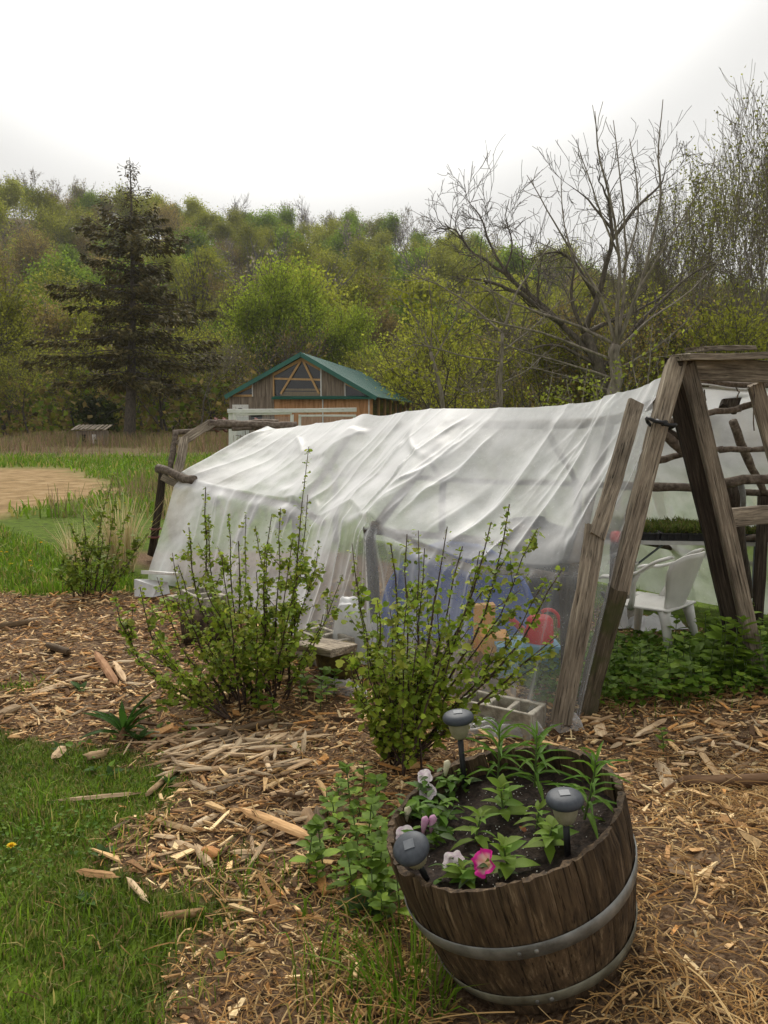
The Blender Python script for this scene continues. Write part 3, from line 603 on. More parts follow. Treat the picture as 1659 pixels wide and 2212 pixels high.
# crumpled hem on the ground by the block
def crumple(name, c, sx, sy, h, seed, mat, rz=0, nn=26):
    X, Y = np.meshgrid(np.linspace(-1, 1, nn), np.linspace(-1, 1, nn)); r = np.random.default_rng(seed); o = r.uniform(0, 50)
    z = h*(fold1(X*1.6+Y*.7+o, seed % 7)*.6+fold1(Y*2.1-X*.6+o, seed % 5+3)*.5+.4*fbm(X*2+o, Y*2))
    k = 1+.18*(fbm(X*1.5+o, Y*1.5+o)-.5); z = z*smooth(0, .35, 1-np.maximum(np.abs(X), np.abs(Y)))+.004
    x_, y_ = X*sx*k, Y*sy*k; cz, sz = math.cos(rz), math.sin(rz)
    px, py = c[0]+x_*cz-y_*sz, c[1]+x_*sz+y_*cz
    idx = (np.arange(nn-1)[:, None]*nn+np.arange(nn-1)[None]).ravel()
    return mesh_np(name, np.c_[px.ravel(), py.ravel(), (hgt(px, py)+z+.01).ravel()], np.stack([idx, idx+1, idx+nn+1, idx+nn], 1), np.full((nn*nn, 3), .25), True)
for i, (x, y, sx, sy, h, rz) in enumerate([(1010, 1588, .16, .05, .07, -.2), (1120, 1592, .14, .04, .05, .1), (740, 1500, .16, .045, .06, -.5), (1225, 1580, .07, .05, .06, .3)]):
    link('film_hem', crumple('film_hem', G(x, y), sx, sy, h, 60+i, MAT['film'], rz), MAT['film'], gh)
# poles under the film
def along(A, u0, u1, n, inset): 
    uu = np.linspace(u0, u1, n); p = smoothA(A, uu, .015); return p+inset
for nm, A, u0, u1, r, ins in (('eave_pole', E_, -.0, .34, .042, np.array([.05, .035, -.06])), ('eave_pole', E_, .54, .9, .03, np.array([.05, .035, -.06])), ('ridge_pole', R_, .0, .98, .035, np.array([.02, 0.02, -.12])), ('back_eave_pole', K_, .0, 1, .03, np.array([-.04, -.03, 0]))):
    pts = along(A, u0, u1, 14, ins); pts = pts+RNG.normal(size=pts.shape)*.006
    MB().tube(pts, np.linspace(r, r*.8, len(pts)), 8).build(nm, MAT['branch'], gh, True)
# second rail above the near eave
pole('rail', P(800, 1118, 5.62)-[0, 0, .09], P(1195, 1150, 4.76)-[0, 0, .09], .026, .022, MAT['branch'], gh)
for a, b, r in ((P(1110, 1135, 4.9), P(1215, 1175, 4.65), .03), (P(1150, 1150, 4.85), P(1175, 1190, 4.7), .018)): pole('rail', a, b, r, r*.8, MAT['branch'], gh)
for uu in (.0, .27, .56, .9):
    e = lerp(E_, np.array([uu]))[0]; rr = lerp(R_, np.array([uu]))[0]; t = lerp(T_, np.array([uu]))[0]; k = lerp(K_, np.array([uu]))[0]; c = lerp(C_, np.array([uu]))[0]
    pole('rafter', e+[.04, .03, -.06], rr-[0, 0, .12], .032, .026, MAT['branch'], gh)
    pole('rafter', t-[0, 0, .08], k-[0.05, .03, .02], .03, .025, MAT['branch'], gh)
    if uu > 0.01: beam('post', [e[0]+.03, e[1]+.02, -.05], e-[0, 0, .05], .075, .06, MAT['board_dark'], gh)
    beam('post', [k[0]-.06, k[1]-.04, -.05], k-[.06, .04, .02], .07, .06, MAT['board_dark'], gh)
beam('metal_bracket', P(795, 1190, 5.38), P(795, 1150, 5.38), .05, .04, MAT['hoop'], gh)
for a, b in ((P(560, 1075, 7.5), P(505, 1180, 7.5)), (P(440, 1050, 8.3), P(470, 1090, 8.2)), (P(640, 1085, 7.1), P(600, 1140, 7.4))): beam('brace', a, b, .07, .03, MAT['board_dark'], gh)
# far-left end frame
beam('end_post', P(327, 1200, 8.85), P(352, 1020, 8.75), .075, .06, MAT['board_dark'], gh)
beam('end_board', P(352, 1030, 8.72), P(395, 1050, 8.6), .075, .025, MAT['board'], gh)
pole('end_log', P(341, 1013, 8.8), P(420, 1037, 8.45), .05, .045, MAT['branch'], gh)
pole('end_stake', P(367, 1018, 8.95), P(380, 932, 9.2), .036, .03, MAT['branch'], gh)
beam('end_board', P(383, 1020, 8.85), P(397, 945, 9.1), .1, .025, MAT['board'], gh)
beam('end_board', P(385, 962, 9.12), P(458, 914, 9.35), .1, .025, MAT['board'], gh)
pole('top_pole', P(374, 934, 9.2), P(505, 922, 9.5), .03, .022, MAT['branch'], gh)
pole('top_pole', P(448, 916, 9.35), P(640, 918, 9.75), .045, .035, MAT['branch'], gh)
pole('top_pole', P(470, 912, 9.4), P(600, 913, 9.7), .035, .03, MAT['branch'], gh)
pole('top_pole', P(500, 925, 9.45), P(600, 930, 9.65), .025, .025, MAT['branch'], gh)
for x in (468, 486, 555): 
    q = P(x, 918, 9.45+.0035*(x-468)); a = np.linspace(0, 6.3, 13)
    MB().tube(np.c_[q[0]+.02*np.sin(a*3), q[1]+.075*np.cos(a), q[2]+.075*np.sin(a)], .012, 5).build('twine', MAT['rope'], gh, True)
for x, y in ((333, 1160), (336, 1142)):
    q = P(x, y, 8.84); a = np.linspace(0, 6.3, 13); MB().tube(np.c_[q[0]+.055*np.cos(a), q[1]+.055*np.sin(a), q[2]+0*a], .014, 5).build('twine', MAT['rope'], gh, True)
# near end: batten, portal posts, header
beam('batten', P(1211, 1562, 3.86), P(1287, 1135, 4.12), .1, .028, MAT['board'], gh, segs=9, jit=.006)
beam('batten', P(1289, 1160, 4.09), P(1374, 868, 4.36), .085, .026, MAT['board'], gh, segs=7, jit=.006)
pf, pt = P(1256, 1588, 4.1), P(1462, 782, 4.52)
beam('portal_post', pf-[0, 0, .05], pf*.62+pt*.38, .093, .086, MAT['board_mossy'], gh, segs=8, jit=.006)
beam('portal_post', pf*.625+pt*.375, pt, .092, .085, MAT['board'], gh, segs=9, jit=.005)
for x, y in ((1417, 912), (1437, 918), (1320, 1290)): 
    q = P(x, y, 4.38); a = np.linspace(0, 6.3, 13); R0 = frame(pt-pf)
    MB().tube(q+.012*R0[:, 2]*np.sin(a*2)[:, None]+(.052*np.cos(a))[:, None]*R0[:, 0]+(.05*np.sin(a))[:, None]*R0[:, 1], .01, 6).build('rubber_tie', MAT['black'], gh, True)
qf, qt = P(1655, 1520, 4.62), P(1484, 782, 4.55)
beam('portal_post', qf-[0, 0, .05], qt, .085, .045, MAT['board'], gh, segs=9, jit=.005)
beam('portal_post', qf+np.array([-.06, .09, -.05]), qt+np.array([-.03, .09, -.12]), .1, .05, MAT['board_dark'], gh, segs=9, jit=.005)
h0, h1 = P(1488, 796, 4.55), P(1700, 806, 5.05)
beam('header', h0, h1, .04, .13, MAT['board'], gh, hint=(0, 0, 1))
beam('header', P(1470, 772, 4.45), P(1720, 762, 4.95), .14, .035, MAT['board'], gh, hint=(0, 0, 1))
beam('header', P(1500, 755, 4.6), P(1612, 752, 4.85), .13, .025, MAT['board'], gh, hint=(0, 0, 1))
beam('header', P(1452, 782, 4.5), P(1480, 774, 4.56), .1, .05, MAT['board_dark'], gh, hint=(0, 0, 1))
pole('twig_rail', P(1490, 826, 4.75), P(1700, 832, 5.3), .022, .018, MAT['branch'], gh)
pole('twig_rail', P(1495, 832, 4.8), P(1690, 829, 5.35), .016, .012, MAT['branch'], gh)
beam('portal_post', P(1632, 830, 5.0), P(1742, 1260, 5.2), .09, .045, MAT['board'], gh)
beam('brace', P(1592, 828, 5.3), P(1572, 885, 5.2), .11, .04, MAT['board_dark'], gh)
# branch rails of the far slope seen through the opening
for a, b, r, wv in ((P(1425, 916, 5.0), P(1600, 882, 5.1), .024, .02), (P(1590, 884, 5.1), P(1720, 840, 5.1), .02, .02), (P(1415, 996, 5.1), P(1560, 968, 5.2), .022, .02), (P(1555, 970, 5.2), P(1720, 968, 5.3), .02, .02), (P(1330, 1048, 5.9), P(1545, 1056, 5.6), .034, .01), (P(1560, 1045, 5.2), P(1720, 1030, 5.1), .034, .01), (P(1330, 1160, 6.9), P(1640, 1220, 6.6), .025, .01), (P(1430, 935, 5.0), P(1490, 990, 5.1), .03, .005), (P(1600, 1165, 6.0), P(1700, 1160, 6.0), .026, .01)):
    pole('branch_rail', a, b, r, r*.8, MAT['branch'], gh, n=8, wob=wv)
beam('brace', P(1432, 926, 5.02), P(1500, 968, 5.05), .035, .03, MAT['board_dark'], gh)
beam('rung', P(1572, 1119, 4.72), P(1720, 1108, 5.0), .04, .11, MAT['board'], gh, hint=(0, 0, 1))
pole('inner_post', P(1582, 1040, 5.6), P(1612, 1290, 5.7), .055, .05, MAT['board_dark'], gh)
pole('inner_post', P(1600, 1045, 5.3), P(1606, 1110, 5.3), .018, .018, MAT['hoop'], gh)
for x, y0, y1 in ((1520, 835, 880), (1588, 830, 860), (1627, 830, 930)):
    MB().tube(pole_pts(P(x, y0, 4.9), P(x+3, y1, 4.9), 6, .012, x), .004, 4).build('dangling_root', MAT['branch'], gh)

# ------------------------------------------------------------------ things inside and beside the greenhouse
# monobloc chair, built facing -x at its own origin
def make_chair(loc, rz):
    ch = empty('plastic_chair', loc, 'white plastic garden chair standing in the open end of the greenhouse', 'chair'); ch.rotation_euler = (0, 0, rz)
    nn = 14; X, Y = np.meshgrid(np.linspace(-.24, .22, nn), np.linspace(-.24, .24, nn))
    Z = .42-.03*smooth(.0, 1, 1-np.hypot(X/.26, Y/.27))+.015*(X < -.2)*-1-.06*smooth(.18, .26, -X)
    wdt = 1-.12*smooth(-.1, .22, X); Y = Y*wdt
    idx = (np.arange(nn-1)[:, None]*nn+np.arange(nn-1)[None]).ravel(); f = np.stack([idx, idx+1, idx+nn+1, idx+nn], 1)
    def thick(name, v, f, th, d):
        me = mesh_np(name, v, f, None, True); o = link(name, me, MAT['white_plastic'], ch, True); m = o.modifiers.new('t', 'SOLIDIFY'); m.thickness = th; m.offset = 0; return o
    thick('seat', np.c_[X.ravel(), Y.ravel(), Z.ravel()], f, .014, -1)
    # backrest: curved shell leaning back, rounded shoulders
    a = np.linspace(-1, 1, 15); h = np.linspace(0, 1, 12); A, Hh = np.meshgrid(a, h)
    hw = np.interp(Hh, [0, .3, .8, 1], [.15, .18, .25, .235]); Yb = A*hw; Xb = .2+.13*Hh-.1*A**2*(.4+.6*Hh); Zb = .41+(.41-.07*np.abs(A)**4)*Hh
    idx = (np.arange(11)[:, None]*15+np.arange(14)[None]).ravel(); fb = np.stack([idx, idx+1, idx+16, idx+15], 1)
    thick('backrest', np.c_[Xb.ravel(), Yb.ravel(), Zb.ravel()], fb, .012, 0)
    for s in (-1, 1):
        q = np.array([[.24, .235*s, .8], [.15, .275*s, .765], [.03, .29*s, .67], [-.1, .292*s, .625], [-.22, .285*s, .615], [-.25, .272*s, .6]])
        t = np.linspace(0, 1, 14); q = np.stack([np.interp(t, np.linspace(0, 1, 6), q[:, k]) for k in range(3)], 1)
        wv = np.linspace(.036, .03, 14); v = np.concatenate([np.c_[q[:, 0], q[:, 1]-wv, q[:, 2]], np.c_[q[:, 0], q[:, 1], q[:, 2]+.012], np.c_[q[:, 0], q[:, 1]+wv, q[:, 2]]]); i = np.arange(13)
        thick('armrest', v, np.concatenate([np.stack([i, i+1, i+15, i+14], 1), np.stack([i+14, i+15, i+29, i+28], 1)]), .014, 0)
        # arm support rising from the front of the seat
        v, f, cf = tube(np.array([[-.05, .22*s, .4], [-.02, .25*s, .48], [.0, .285*s, .6], [.03, .292*s, .67]]), [.026, .02, .018, .022], 8); MB().add(v, [f]+cf).build('arm_support', MAT['white_plastic'], ch, True, True)
        for (x0, y0, x1, y1) in ((-.2, .21, -.25, .265), (.17, .17, .26, .22)):
            pts = np.array([[x0, y0*s, .415], [x0*.75+x1*.25, (y0*.75+y1*.25)*s, .33], [x1, y1*s, 0]])
            v, f, cf = tube(pts, [.045, .034, .02], 8); v[:, 1] = v[:, 1]; MB().add(v, [f]+cf).build('leg', MAT['white_plastic'], ch, True, True)
    return ch
make_chair((1.79, 5.36, -.06), math.radians(-45)).scale = (.95, .95, .92)
# folding table and seedling trays
tb = empty('folding_table', (2.35, 6.1, 0), 'white topped folding table holding seedling trays inside the greenhouse', 'table')
ta, tbb = P(1292, 1172, 6.15), P(1720, 1166, 6.0)
tz = .61; ta[2] = tz; tbb[2] = tz
tdir = nrm(tbb-ta); tperp = np.array([-tdir[1], tdir[0], 0]); tcen = (ta+tbb)/2+tperp*.3; tl = np.linalg.norm(tbb-ta)
RT = np.stack([tdir, tperp, [0, 0, 1]], 1)
MB().box(tcen, (tl, .6, .03), RT).build('table_top', MAT['table_top'], tb)
for sx in (-.32, .32):
    for sy in (-.22, .22):
        q = tcen+tdir*sx*tl+tperp*sy; MB().tube([q-[0, 0, .02], q-[0, 0, .35]+tdir*.0, q-[0, 0, .45]-tdir*.05, [q[0]-tdir[0]*.1, q[1], .0]], .016, 7).build('leg', MAT['steel_leg'], tb, True)
    q0 = tcen+tdir*sx*tl; MB().tube([q0-tperp*.22-[0, 0, .3], q0+tperp*.22-[0, 0, .3]], .011, 6).build('stretcher', MAT['steel_leg'], tb, True)
    MB().tube([q0-[0, 0, .3], tcen+tdir*sx*.3*tl-[0, 0, .03]], .009, 6).build('brace', MAT['steel_leg'], tb, True)
sprout = np.array([[-.5, 0, 0], [.5, 0, 0], [.35, .1, .6], [-.35, .1, .6], [0, .45, 1.0]]); sprf = np.array([[0, 1, 2], [0, 2, 3], [3, 2, 4]])
spal = np.array([(.12, .17, .03), (.16, .19, .045), (.2, .18, .06), (.09, .13, .03)])
for k in range(3):
    lab = ['left of three black seedling trays on the table, behind the post', 'middle black seedling tray on the table, between the two portal posts', 'right seedling tray on the table, beside the right portal post'][k]
    c = tcen+tdir*(-.5+.17+.30*k)*tl-tperp*.05+np.array([0, 0, .016]); tw, td, th = tl*.285, .46, .055
    tr = empty('seedling_tray', c, lab, 'seedling tray', 'seedling trays on the table')
    mb = MB()
    for sx in (-1, 1): mb.box(c+tdir*sx*tw/2+[0, 0, th/2], (.012, td, th), RT)
    for sy in (-1, 1): mb.box(c+tperp*sy*td/2+[0, 0, th/2], (tw+.012, .012, th), RT); mb.box(c+tperp*sy*(td/2+.008)+[0, 0, th-.004], (tw+.04, .028, .009), RT)
    for j in range(9): mb.box(c-tperp*(td/2+.01)+tdir*(j/8-.5)*tw*.96+[0, 0, th*.5], (.02, .012, th*.85), RT)
    mb.box(c+[0, 0, .006], (tw, td, .01), RT); mb.build('tray', MAT['tray'], tr)
    MB().box(c+[0, 0, th*.5], (tw-.012, td-.012, th*.75), RT).build('soil', MAT['soil'], tr)
    n = 2600; r = np.random.default_rng(70+k); a, b = r.uniform(-.5, .5, n), r.uniform(-.5, .5, n)
    loc = c+a[:, None]*tdir*(tw-.02)+b[:, None]*tperp*(td-.02)+np.array([0, 0, th*.85])+np.c_[0*a, 0*a, r.uniform(0, .07, n)*(vnoise(a*8+k*4, b*4)+.2)]
    v, f, cc = scatter(sprout, sprf, euler_mats(r.normal(size=n)*.6, r.normal(size=n)*.6, r.uniform(0, 6.28, n)), loc, np.c_[np.full(n, .009), np.full(n, .02), r.uniform(.02, .06, n)], palette(spal, n, r))
    o = link('seedlings', mesh_np('seedlings', v, f, cc), MAT['leaf'], tr); o['kind'] = 'stuff'
# red cap on a dark pole, white bucket, bag behind the chair
rc = empty('red_capped_canister', P(1331, 1200, 4.75), 'small black canister with a round red cap beside the left portal post', 'canister')
q = P(1331, 1160, 4.75); 
def lathe(mb, c, prof, sides=20, R=None, col=(1, 1, 1)):
    a = np.arange(sides)*2*np.pi/sides; prof = np.asarray(prof, float); v = np.stack([prof[:, 0][:, None]*np.cos(a), prof[:, 0][:, None]*np.sin(a), np.repeat(prof[:, 1][:, None], sides, 1)], -1).reshape(-1, 3)
    if R is not None: v = v@np.asarray(R).T
    n = len(prof); i = np.arange(n-1)[:, None]*sides; j = np.arange(sides)[None]; k = (j+1) % sides
    return mb.add(v+np.asarray(c), [np.stack([i+j, i+k, i+sides+k, i+sides+j], -1).reshape(-1, 4), np.arange(sides)[::-1][None], (np.arange(sides)+(n-1)*sides)[None]], col)
lathe(MB(), q, [(.005, -.03), (.028, -.028), (.034, -.01), (.034, .012), (.026, .03), (.005, .036)]).build('cap', MAT['red'], rc, True)
lathe(MB(), q-[0, 0, .12], [(.03, 0), (.034, .01), (.034, .07), (.026, .088)]).build('body', MAT['black'], rc, True)
beam('stake', q-[0, -.03, .75], q-[0, -.03, .04], .03, .03, MAT['board_dark'], rc)
bk = empty('white_bucket', (1.82, 6.15, 0), 'small white bucket on the ground behind the chair seat', 'bucket')
lathe(MB(), (1.82, 6.15, .28), [(.085, 0), (.1, .16), (.112, .165), (.112, .18), (.098, .18), (.08, .01)]).build('body', MAT['white_plastic'], bk, True)
lathe(MB(), (1.82, 6.15, 0), [(.1, 0), (.1, .27)]).build('stand', MAT['concrete'], bk)
tag(link('white_bag', crumple('white_bag', (2.02, 5.95), .2, .13, .07, 5, None, .3), MAT['bag']), 'crumpled white bag on the ground under the chair', 'bag')
tag(link('silver_bag', crumple('silver_bag', G(1330, 1352), .06, .1, .2, 8, None, .2), MAT['bag']), 'small silvery plastic bag beside the foot of the chair', 'bag')
# toys and tubs seen through the film
pl = empty('paddling_pool', P(900, 1300, 6.1), 'blue plastic paddling pool leaning inside the greenhouse behind the film', 'paddling pool')
Rp = np.array(Matrix.Rotation(math.radians(62), 3, 'X'))@np.eye(3); Rp = np.array(Matrix.Rotation(math.radians(8), 3, 'Z'))@Rp
lathe(MB(), P(985, 1340, 5.7), [(.02, 0), (.45, 0), (.5, .11), (.53, .12), (.53, .14), (.49, .13), (.45, .03), (.02, .03)], 36, Rp).build('basin', MAT['blue'], pl, True)
a = np.linspace(0, 6.2832, 37); qc = P(985, 1340, 5.7)
v = np.c_[.53*np.cos(a), .53*np.sin(a), np.full(37, .14)]@Rp.T+qc; MB().tube(v, .025, 6, False).build('rim', MAT['blue'], pl, True)
ds_u = np.linspace(.36, .58, 60); ds_b = smoothA(B_, ds_u, .03)+NV*1.9; ds_v = np.linspace(0, 1, 12)  # added sheet; its dark colour stands in for shade inside the greenhouse
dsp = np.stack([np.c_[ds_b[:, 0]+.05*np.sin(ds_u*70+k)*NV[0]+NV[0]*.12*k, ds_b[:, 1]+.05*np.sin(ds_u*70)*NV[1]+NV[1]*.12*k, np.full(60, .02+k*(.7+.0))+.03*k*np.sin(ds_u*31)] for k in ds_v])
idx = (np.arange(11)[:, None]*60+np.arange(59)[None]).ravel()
tag(link('shade_sheet', mesh_np('shade_sheet', dsp.reshape(-1, 3), np.stack([idx, idx+1, idx+61, idx+60], 1), None, True), MAT['shade_fill']), 'dark grey sheet added as deep shade inside the greenhouse behind the toys', 'sheet')
yt = empty('yellow_toy', P(1060, 1400, 4.95), 'orange yellow plastic toy chair behind the film near the concrete block', 'toy')
MB().box(P(1045, 1350, 5.0), (.12, .05, .28), None, jit=.008).build('back', MAT['yellow'], yt); MB().box(P(1065, 1385, 4.95), (.17, .2, .09), None, jit=.008).build('seat', MAT['yellow'], yt)
for x in (1040, 1090): beam('leg', G(x, 1455)+[0, .25, 0], P(x, 1400, 4.95), .04, .04, MAT['yellow'], yt)
wc = empty('watering_can', P(1155, 1380, 4.8), 'red plastic watering can behind the film beside the yellow toy', 'watering can')
qw = P(1165, 1390, 4.85); lathe(MB(), qw, [(.08, 0), (.085, .02), (.08, .15), (.06, .17), (.05, .17)]).build('body', MAT['red'], wc, True)
MB().tube([qw+[-.06, 0, .04], qw+[-.16, 0, .14], qw+[-.19, 0, .18]], [.025, .018, .03], 8).build('spout', MAT['red'], wc, True)
a = np.linspace(-.4, 2.2, 10); MB().tube(np.c_[qw[0]+.05+.07*np.cos(a), qw[1]+0*a, qw[2]+.13+.08*np.sin(a)], .012, 6).build('handle', MAT['red'], wc, True)
pb = empty('pale_blue_crate', P(1130, 1440, 4.8), 'pale blue plastic crate behind the film under the red watering can', 'crate')
qb = P(1135, 1425, 4.85); mb = MB(); mb.box(qb-[0, 0, .1], (.34, .22, .02))
for s in (-1, 1): mb.box(qb+[s*.17, 0, 0], (.015, .235, .2)); mb.box(qb+[0, s*.11, 0], (.325, .015, .2))
mb.build('box', MAT['pale_blue'], pb); MB().box(qb+[0, 0, .108], (.38, .26, .015)).build('lid', MAT['pale_blue'], pb)
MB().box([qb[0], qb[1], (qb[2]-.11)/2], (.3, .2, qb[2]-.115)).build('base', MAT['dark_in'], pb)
# concrete block beside the film
def conc_block(name, c, rz, L, W, H, label, holes=3, cat='concrete block'):
    R = rot_axis((0, 0, 1), rz); o = empty(name, c, label, cat); mb = MB(); t = .032
    c = np.asarray(c)+[0, 0, H/2]
    mb.box(c+R@[0, -W/2+t/2, 0], (L, t, H), R, jit=.003); mb.box(c+R@[0, W/2-t/2, 0], (L, t, H), R, jit=.003)
    for i in range(holes+1):
        x = -L/2+t/2+(L-t)*i/holes; mb.box(c+R@[x, 0, -.002], (t, W-2*t+.004, H-.006), R, jit=.002)
    b = mb.build('body', MAT['concrete'], o); m = b.modifiers.new('b', 'BEVEL'); m.width = .007; m.segments = 2
    return o
cb_c = G(1090, 1592); conc_block('concrete_block', (cb_c[0]+.0, cb_c[1]+.14, -.06), math.radians(-33), .4, .2, .19, 'pale concrete block with three open cores against the film')
# benches of boards on blocks by the film
bc = G(690, 1452); conc_block('concrete_block', (bc[0]+.02, bc[1]+.2, 0), math.radians(-50), .38, .19, .19, 'dark stained concrete block holding up the plank beside the mossy log', 2)
pz = .2; pc = G(680, 1408, pz)
pk = beam('grey_plank', P(585, 1395, pc[1]+.35), P(742, 1405, pc[1]-.12), .2, .04, MAT['board'], None, hint=(0, 0, 1)); pk.rotation_euler = pk.rotation_euler
tag(pk, 'grey weathered plank lying on a block behind the tall bush', 'plank')
bc = G(425, 1385); conc_block('concrete_block', (bc[0], bc[1]+.22, 0), math.radians(-55), .4, .2, .3, 'concrete block under the boards at the left of the tall bush', 2)
for i, (a, b, lab) in enumerate(((P(388, 1287, 6.7), P(470, 1305, 6.1), 'lower grey board on the block at the left of the tall bush'), (P(400, 1280, 6.85), P(455, 1284, 6.55), 'upper pale board on the block at the left of the tall bush'))):
    tag(beam('grey_plank', a, b, .22, .035, MAT['board'], None, hint=(0, 0, 1)), lab, 'plank')
lg = tag(pole('rotten_log', G(398, 1385)+[0, 0, .1], G(470, 1398)+[0, .2, .1], .13, .12, MAT['log'], None, n=7, wob=.01, sides=12), 'dark rotten log lying below the boards left of the tall bush', 'log')
ml = tag(pole('mossy_log', G(685, 1470)+[0, .05, .1], G(765, 1478)+[0, .12, .1], .11, .115, MAT['moss'], None, n=7, wob=.012, sides=12), 'yellow mossy log between the two leafy bushes', 'log')
tag(link('white_sheet', crumple('white_sheet', (G(775, 1435)[0], G(775, 1435)[1]+.12), .17, .13, .3, 12, None, -.3), MAT['bag']), 'crumpled white plastic sheet behind the right bush', 'plastic sheet')
wb = G(300, 1300); 
o = empty('white_box', (wb[0], wb[1], 0), 'white polystyrene box on the mulch left of the film', 'box'); MB().box((wb[0]+.05, wb[1]+.2, .07), (.24, .17, .13), rot_axis((0, 0, 1), -.5), jit=.015).build('body', MAT['bag'], o)
MB().box((wb[0]+.13, wb[1]+.25, .2), (.32, .18, .025), rot_axis((.3, 0, 1), -.6), jit=.006).build('lid', MAT['white_paint'], o)

# ------------------------------------------------------------------ barrel planter
AX = np.array([[.958, -.02, -.285], [0, .998, -.068], [.285, .066, .956]])
RIMC = np.array([.314, 2.099, .508]); BH = .42
BOT = RIMC-AX[:, 2]*BH
bar = empty('barrel_planter', BOT, 'leaning half barrel planter of dark staves with two grey metal hoops', 'planter')
bar.rotation_euler = Matrix(AX.tolist()).to_euler()
def brad(z): t = z/BH; return .252+.075*(1-(1-t)**1.7)+.004*math.sin(t*3.1)
NS = 27; r4 = np.random.default_rng(40)
edges = np.cumsum(r4.uniform(.75, 1.3, NS)); edges = np.concatenate([[0], edges])/edges[-1]*2*np.pi
for i in range(NS):
    a0, a1 = edges[i]+.0022, edges[i+1]-.0022; top = BH+r4.normal()*.0025-.004; zz = np.linspace(0, 1, 9); na = 5; th = .024+r4.normal()*.0015; dr = r4.normal()*.0009
    ang = np.linspace(a0, a1, na); v = []
    for k, t in enumerate(zz):
        for j, a in enumerate(ang):
            z = t*top
            if k == 8: z += r4.normal()*.0018
            ro = brad(t*BH)+dr-(.0025 if j in (0, na-1) else 0)+(r4.normal()*.003-.003 if k == 8 else r4.normal()*.0006); v.append([ro*math.cos(a), ro*math.sin(a), z])
        for j, a in enumerate(ang):
            z = t*top
            if k == 8: z += r4.normal()*.0018-.002
            ri = brad(t*BH)+dr-th+(r4.normal()*.003+.004 if k == 8 else 0); v.append([ri*math.cos(a), ri*math.sin(a), z])
    f = []; S = 2*na
    for k in range(8):
        b = k*S
        for j in range(na-1): f.append([b+j, b+j+1, b+S+j+1, b+S+j]); f.append([b+na+j+1, b+na+j, b+S+na+j, b+S+na+j+1])
        f.append([b+na-1, b+2*na-1, b+S+2*na-1, b+S+na-1]); f.append([b+na, b, b+S, b+S+na])
    b = 8*S
    for j in range(na-1): f.append([b+j, b+j+1, b+na+j+1, b+na+j]); f.append([j+1, j, na+j, na+j+1])
    link('stave', mesh_np('stave', np.array(v), np.array(f), None, False), MAT['stave'], bar, True)
for z0, z1, lab in ((.213, .254, None), (.043, .079, 'lower hoop with a yellowish stain')):
    aa = np.linspace(0, 2*np.pi, 73)[:-1]; v = []
    for a in aa:
        wv = .0015*math.sin(a*3+z0*9)
        for z, rr in ((z0, brad(z0)+.002), (z0+.002, brad(z0)+.0055), (z1-.002, brad(z1)+.0055), (z1, brad(z1)+.002)): v.append([(rr+.0015)*math.cos(a), (rr+.0015)*math.sin(a), z+wv])
    i = np.arange(72)[:, None]*4; ni = (np.arange(72)[:, None]+1) % 72*4; j = np.arange(3)[None]
    o = link('hoop', mesh_np('hoop', np.array(v), np.stack([i+j, ni+j, ni+j+1, i+j+1], -1).reshape(-1, 4), None, True), MAT['hoop'], bar, True)
    for a in (-1.75, -1.62, .4, .52):
        zc = (z0+z1)/2; rr = brad(zc)+.0075; Rv = np.stack([[-math.sin(a), math.cos(a), 0], [0, 0, 1], [math.cos(a), math.sin(a), 0]], 1)
        lathe(MB(), (rr*math.cos(a), rr*math.sin(a), zc), [(.006, -.004), (.006, .001), (.004, .0025), (.001, .003)], 10, Rv).build('rivet', MAT['hoop'], o, True, True)
    if lab: o['label'] = lab; o.data.materials[0] = MAT['hoop_low']
SOILD = .075
rr_, aa_ = np.meshgrid(np.linspace(0, 1, 26), np.linspace(0, 2*np.pi, 61)[:-1]); sr = rr_*(brad(BH-SOILD)-.02)
sx_, sy_ = sr*np.cos(aa_), sr*np.sin(aa_); sz_ = BH-SOILD+.03*(fbm(sx_*14+5, sy_*14)-.5)+.02*(fbm(sx_*45+5, sy_*45, 2)-.5)-sx_*.04
i = np.arange(60)[:, None]*26; ni = (np.arange(60)[:, None]+1) % 60*26; j = np.arange(25)[None]
link('soil', mesh_np('soil', np.stack([sx_, sy_, sz_], -1).reshape(-1, 3), np.stack([i+j, i+j+1, ni+j+1, ni+j], -1).reshape(-1, 4), None, True), MAT['soil'], bar, True)
r = np.random.default_rng(44); n = 260; a = r.uniform(0, 6.28, n); q = np.sqrt(r.random(n))*.27
tv = BOXV.copy(); v, f, c = scatter(tv, BOXF, euler_mats(r.uniform(0, 3, n), r.uniform(0, 3, n), a), np.c_[q*np.cos(a), q*np.sin(a), np.interp(q, [0, .3], [BH-SOILD+.004, BH-SOILD+.004])-q*np.cos(a)*.04], np.repeat(r.uniform(.001, .0028, (n, 1)), 3, 1))
o = link('perlite', mesh_np('perlite', v, f), MAT['perlite'], bar, True); o['kind'] = 'stuff'
SC_ = BOT+AX@np.array([0, 0, BH-SOILD+.002]); SN = AX[:, 2]
def soil(x, y): return onplane(x, y, SC_, SN)
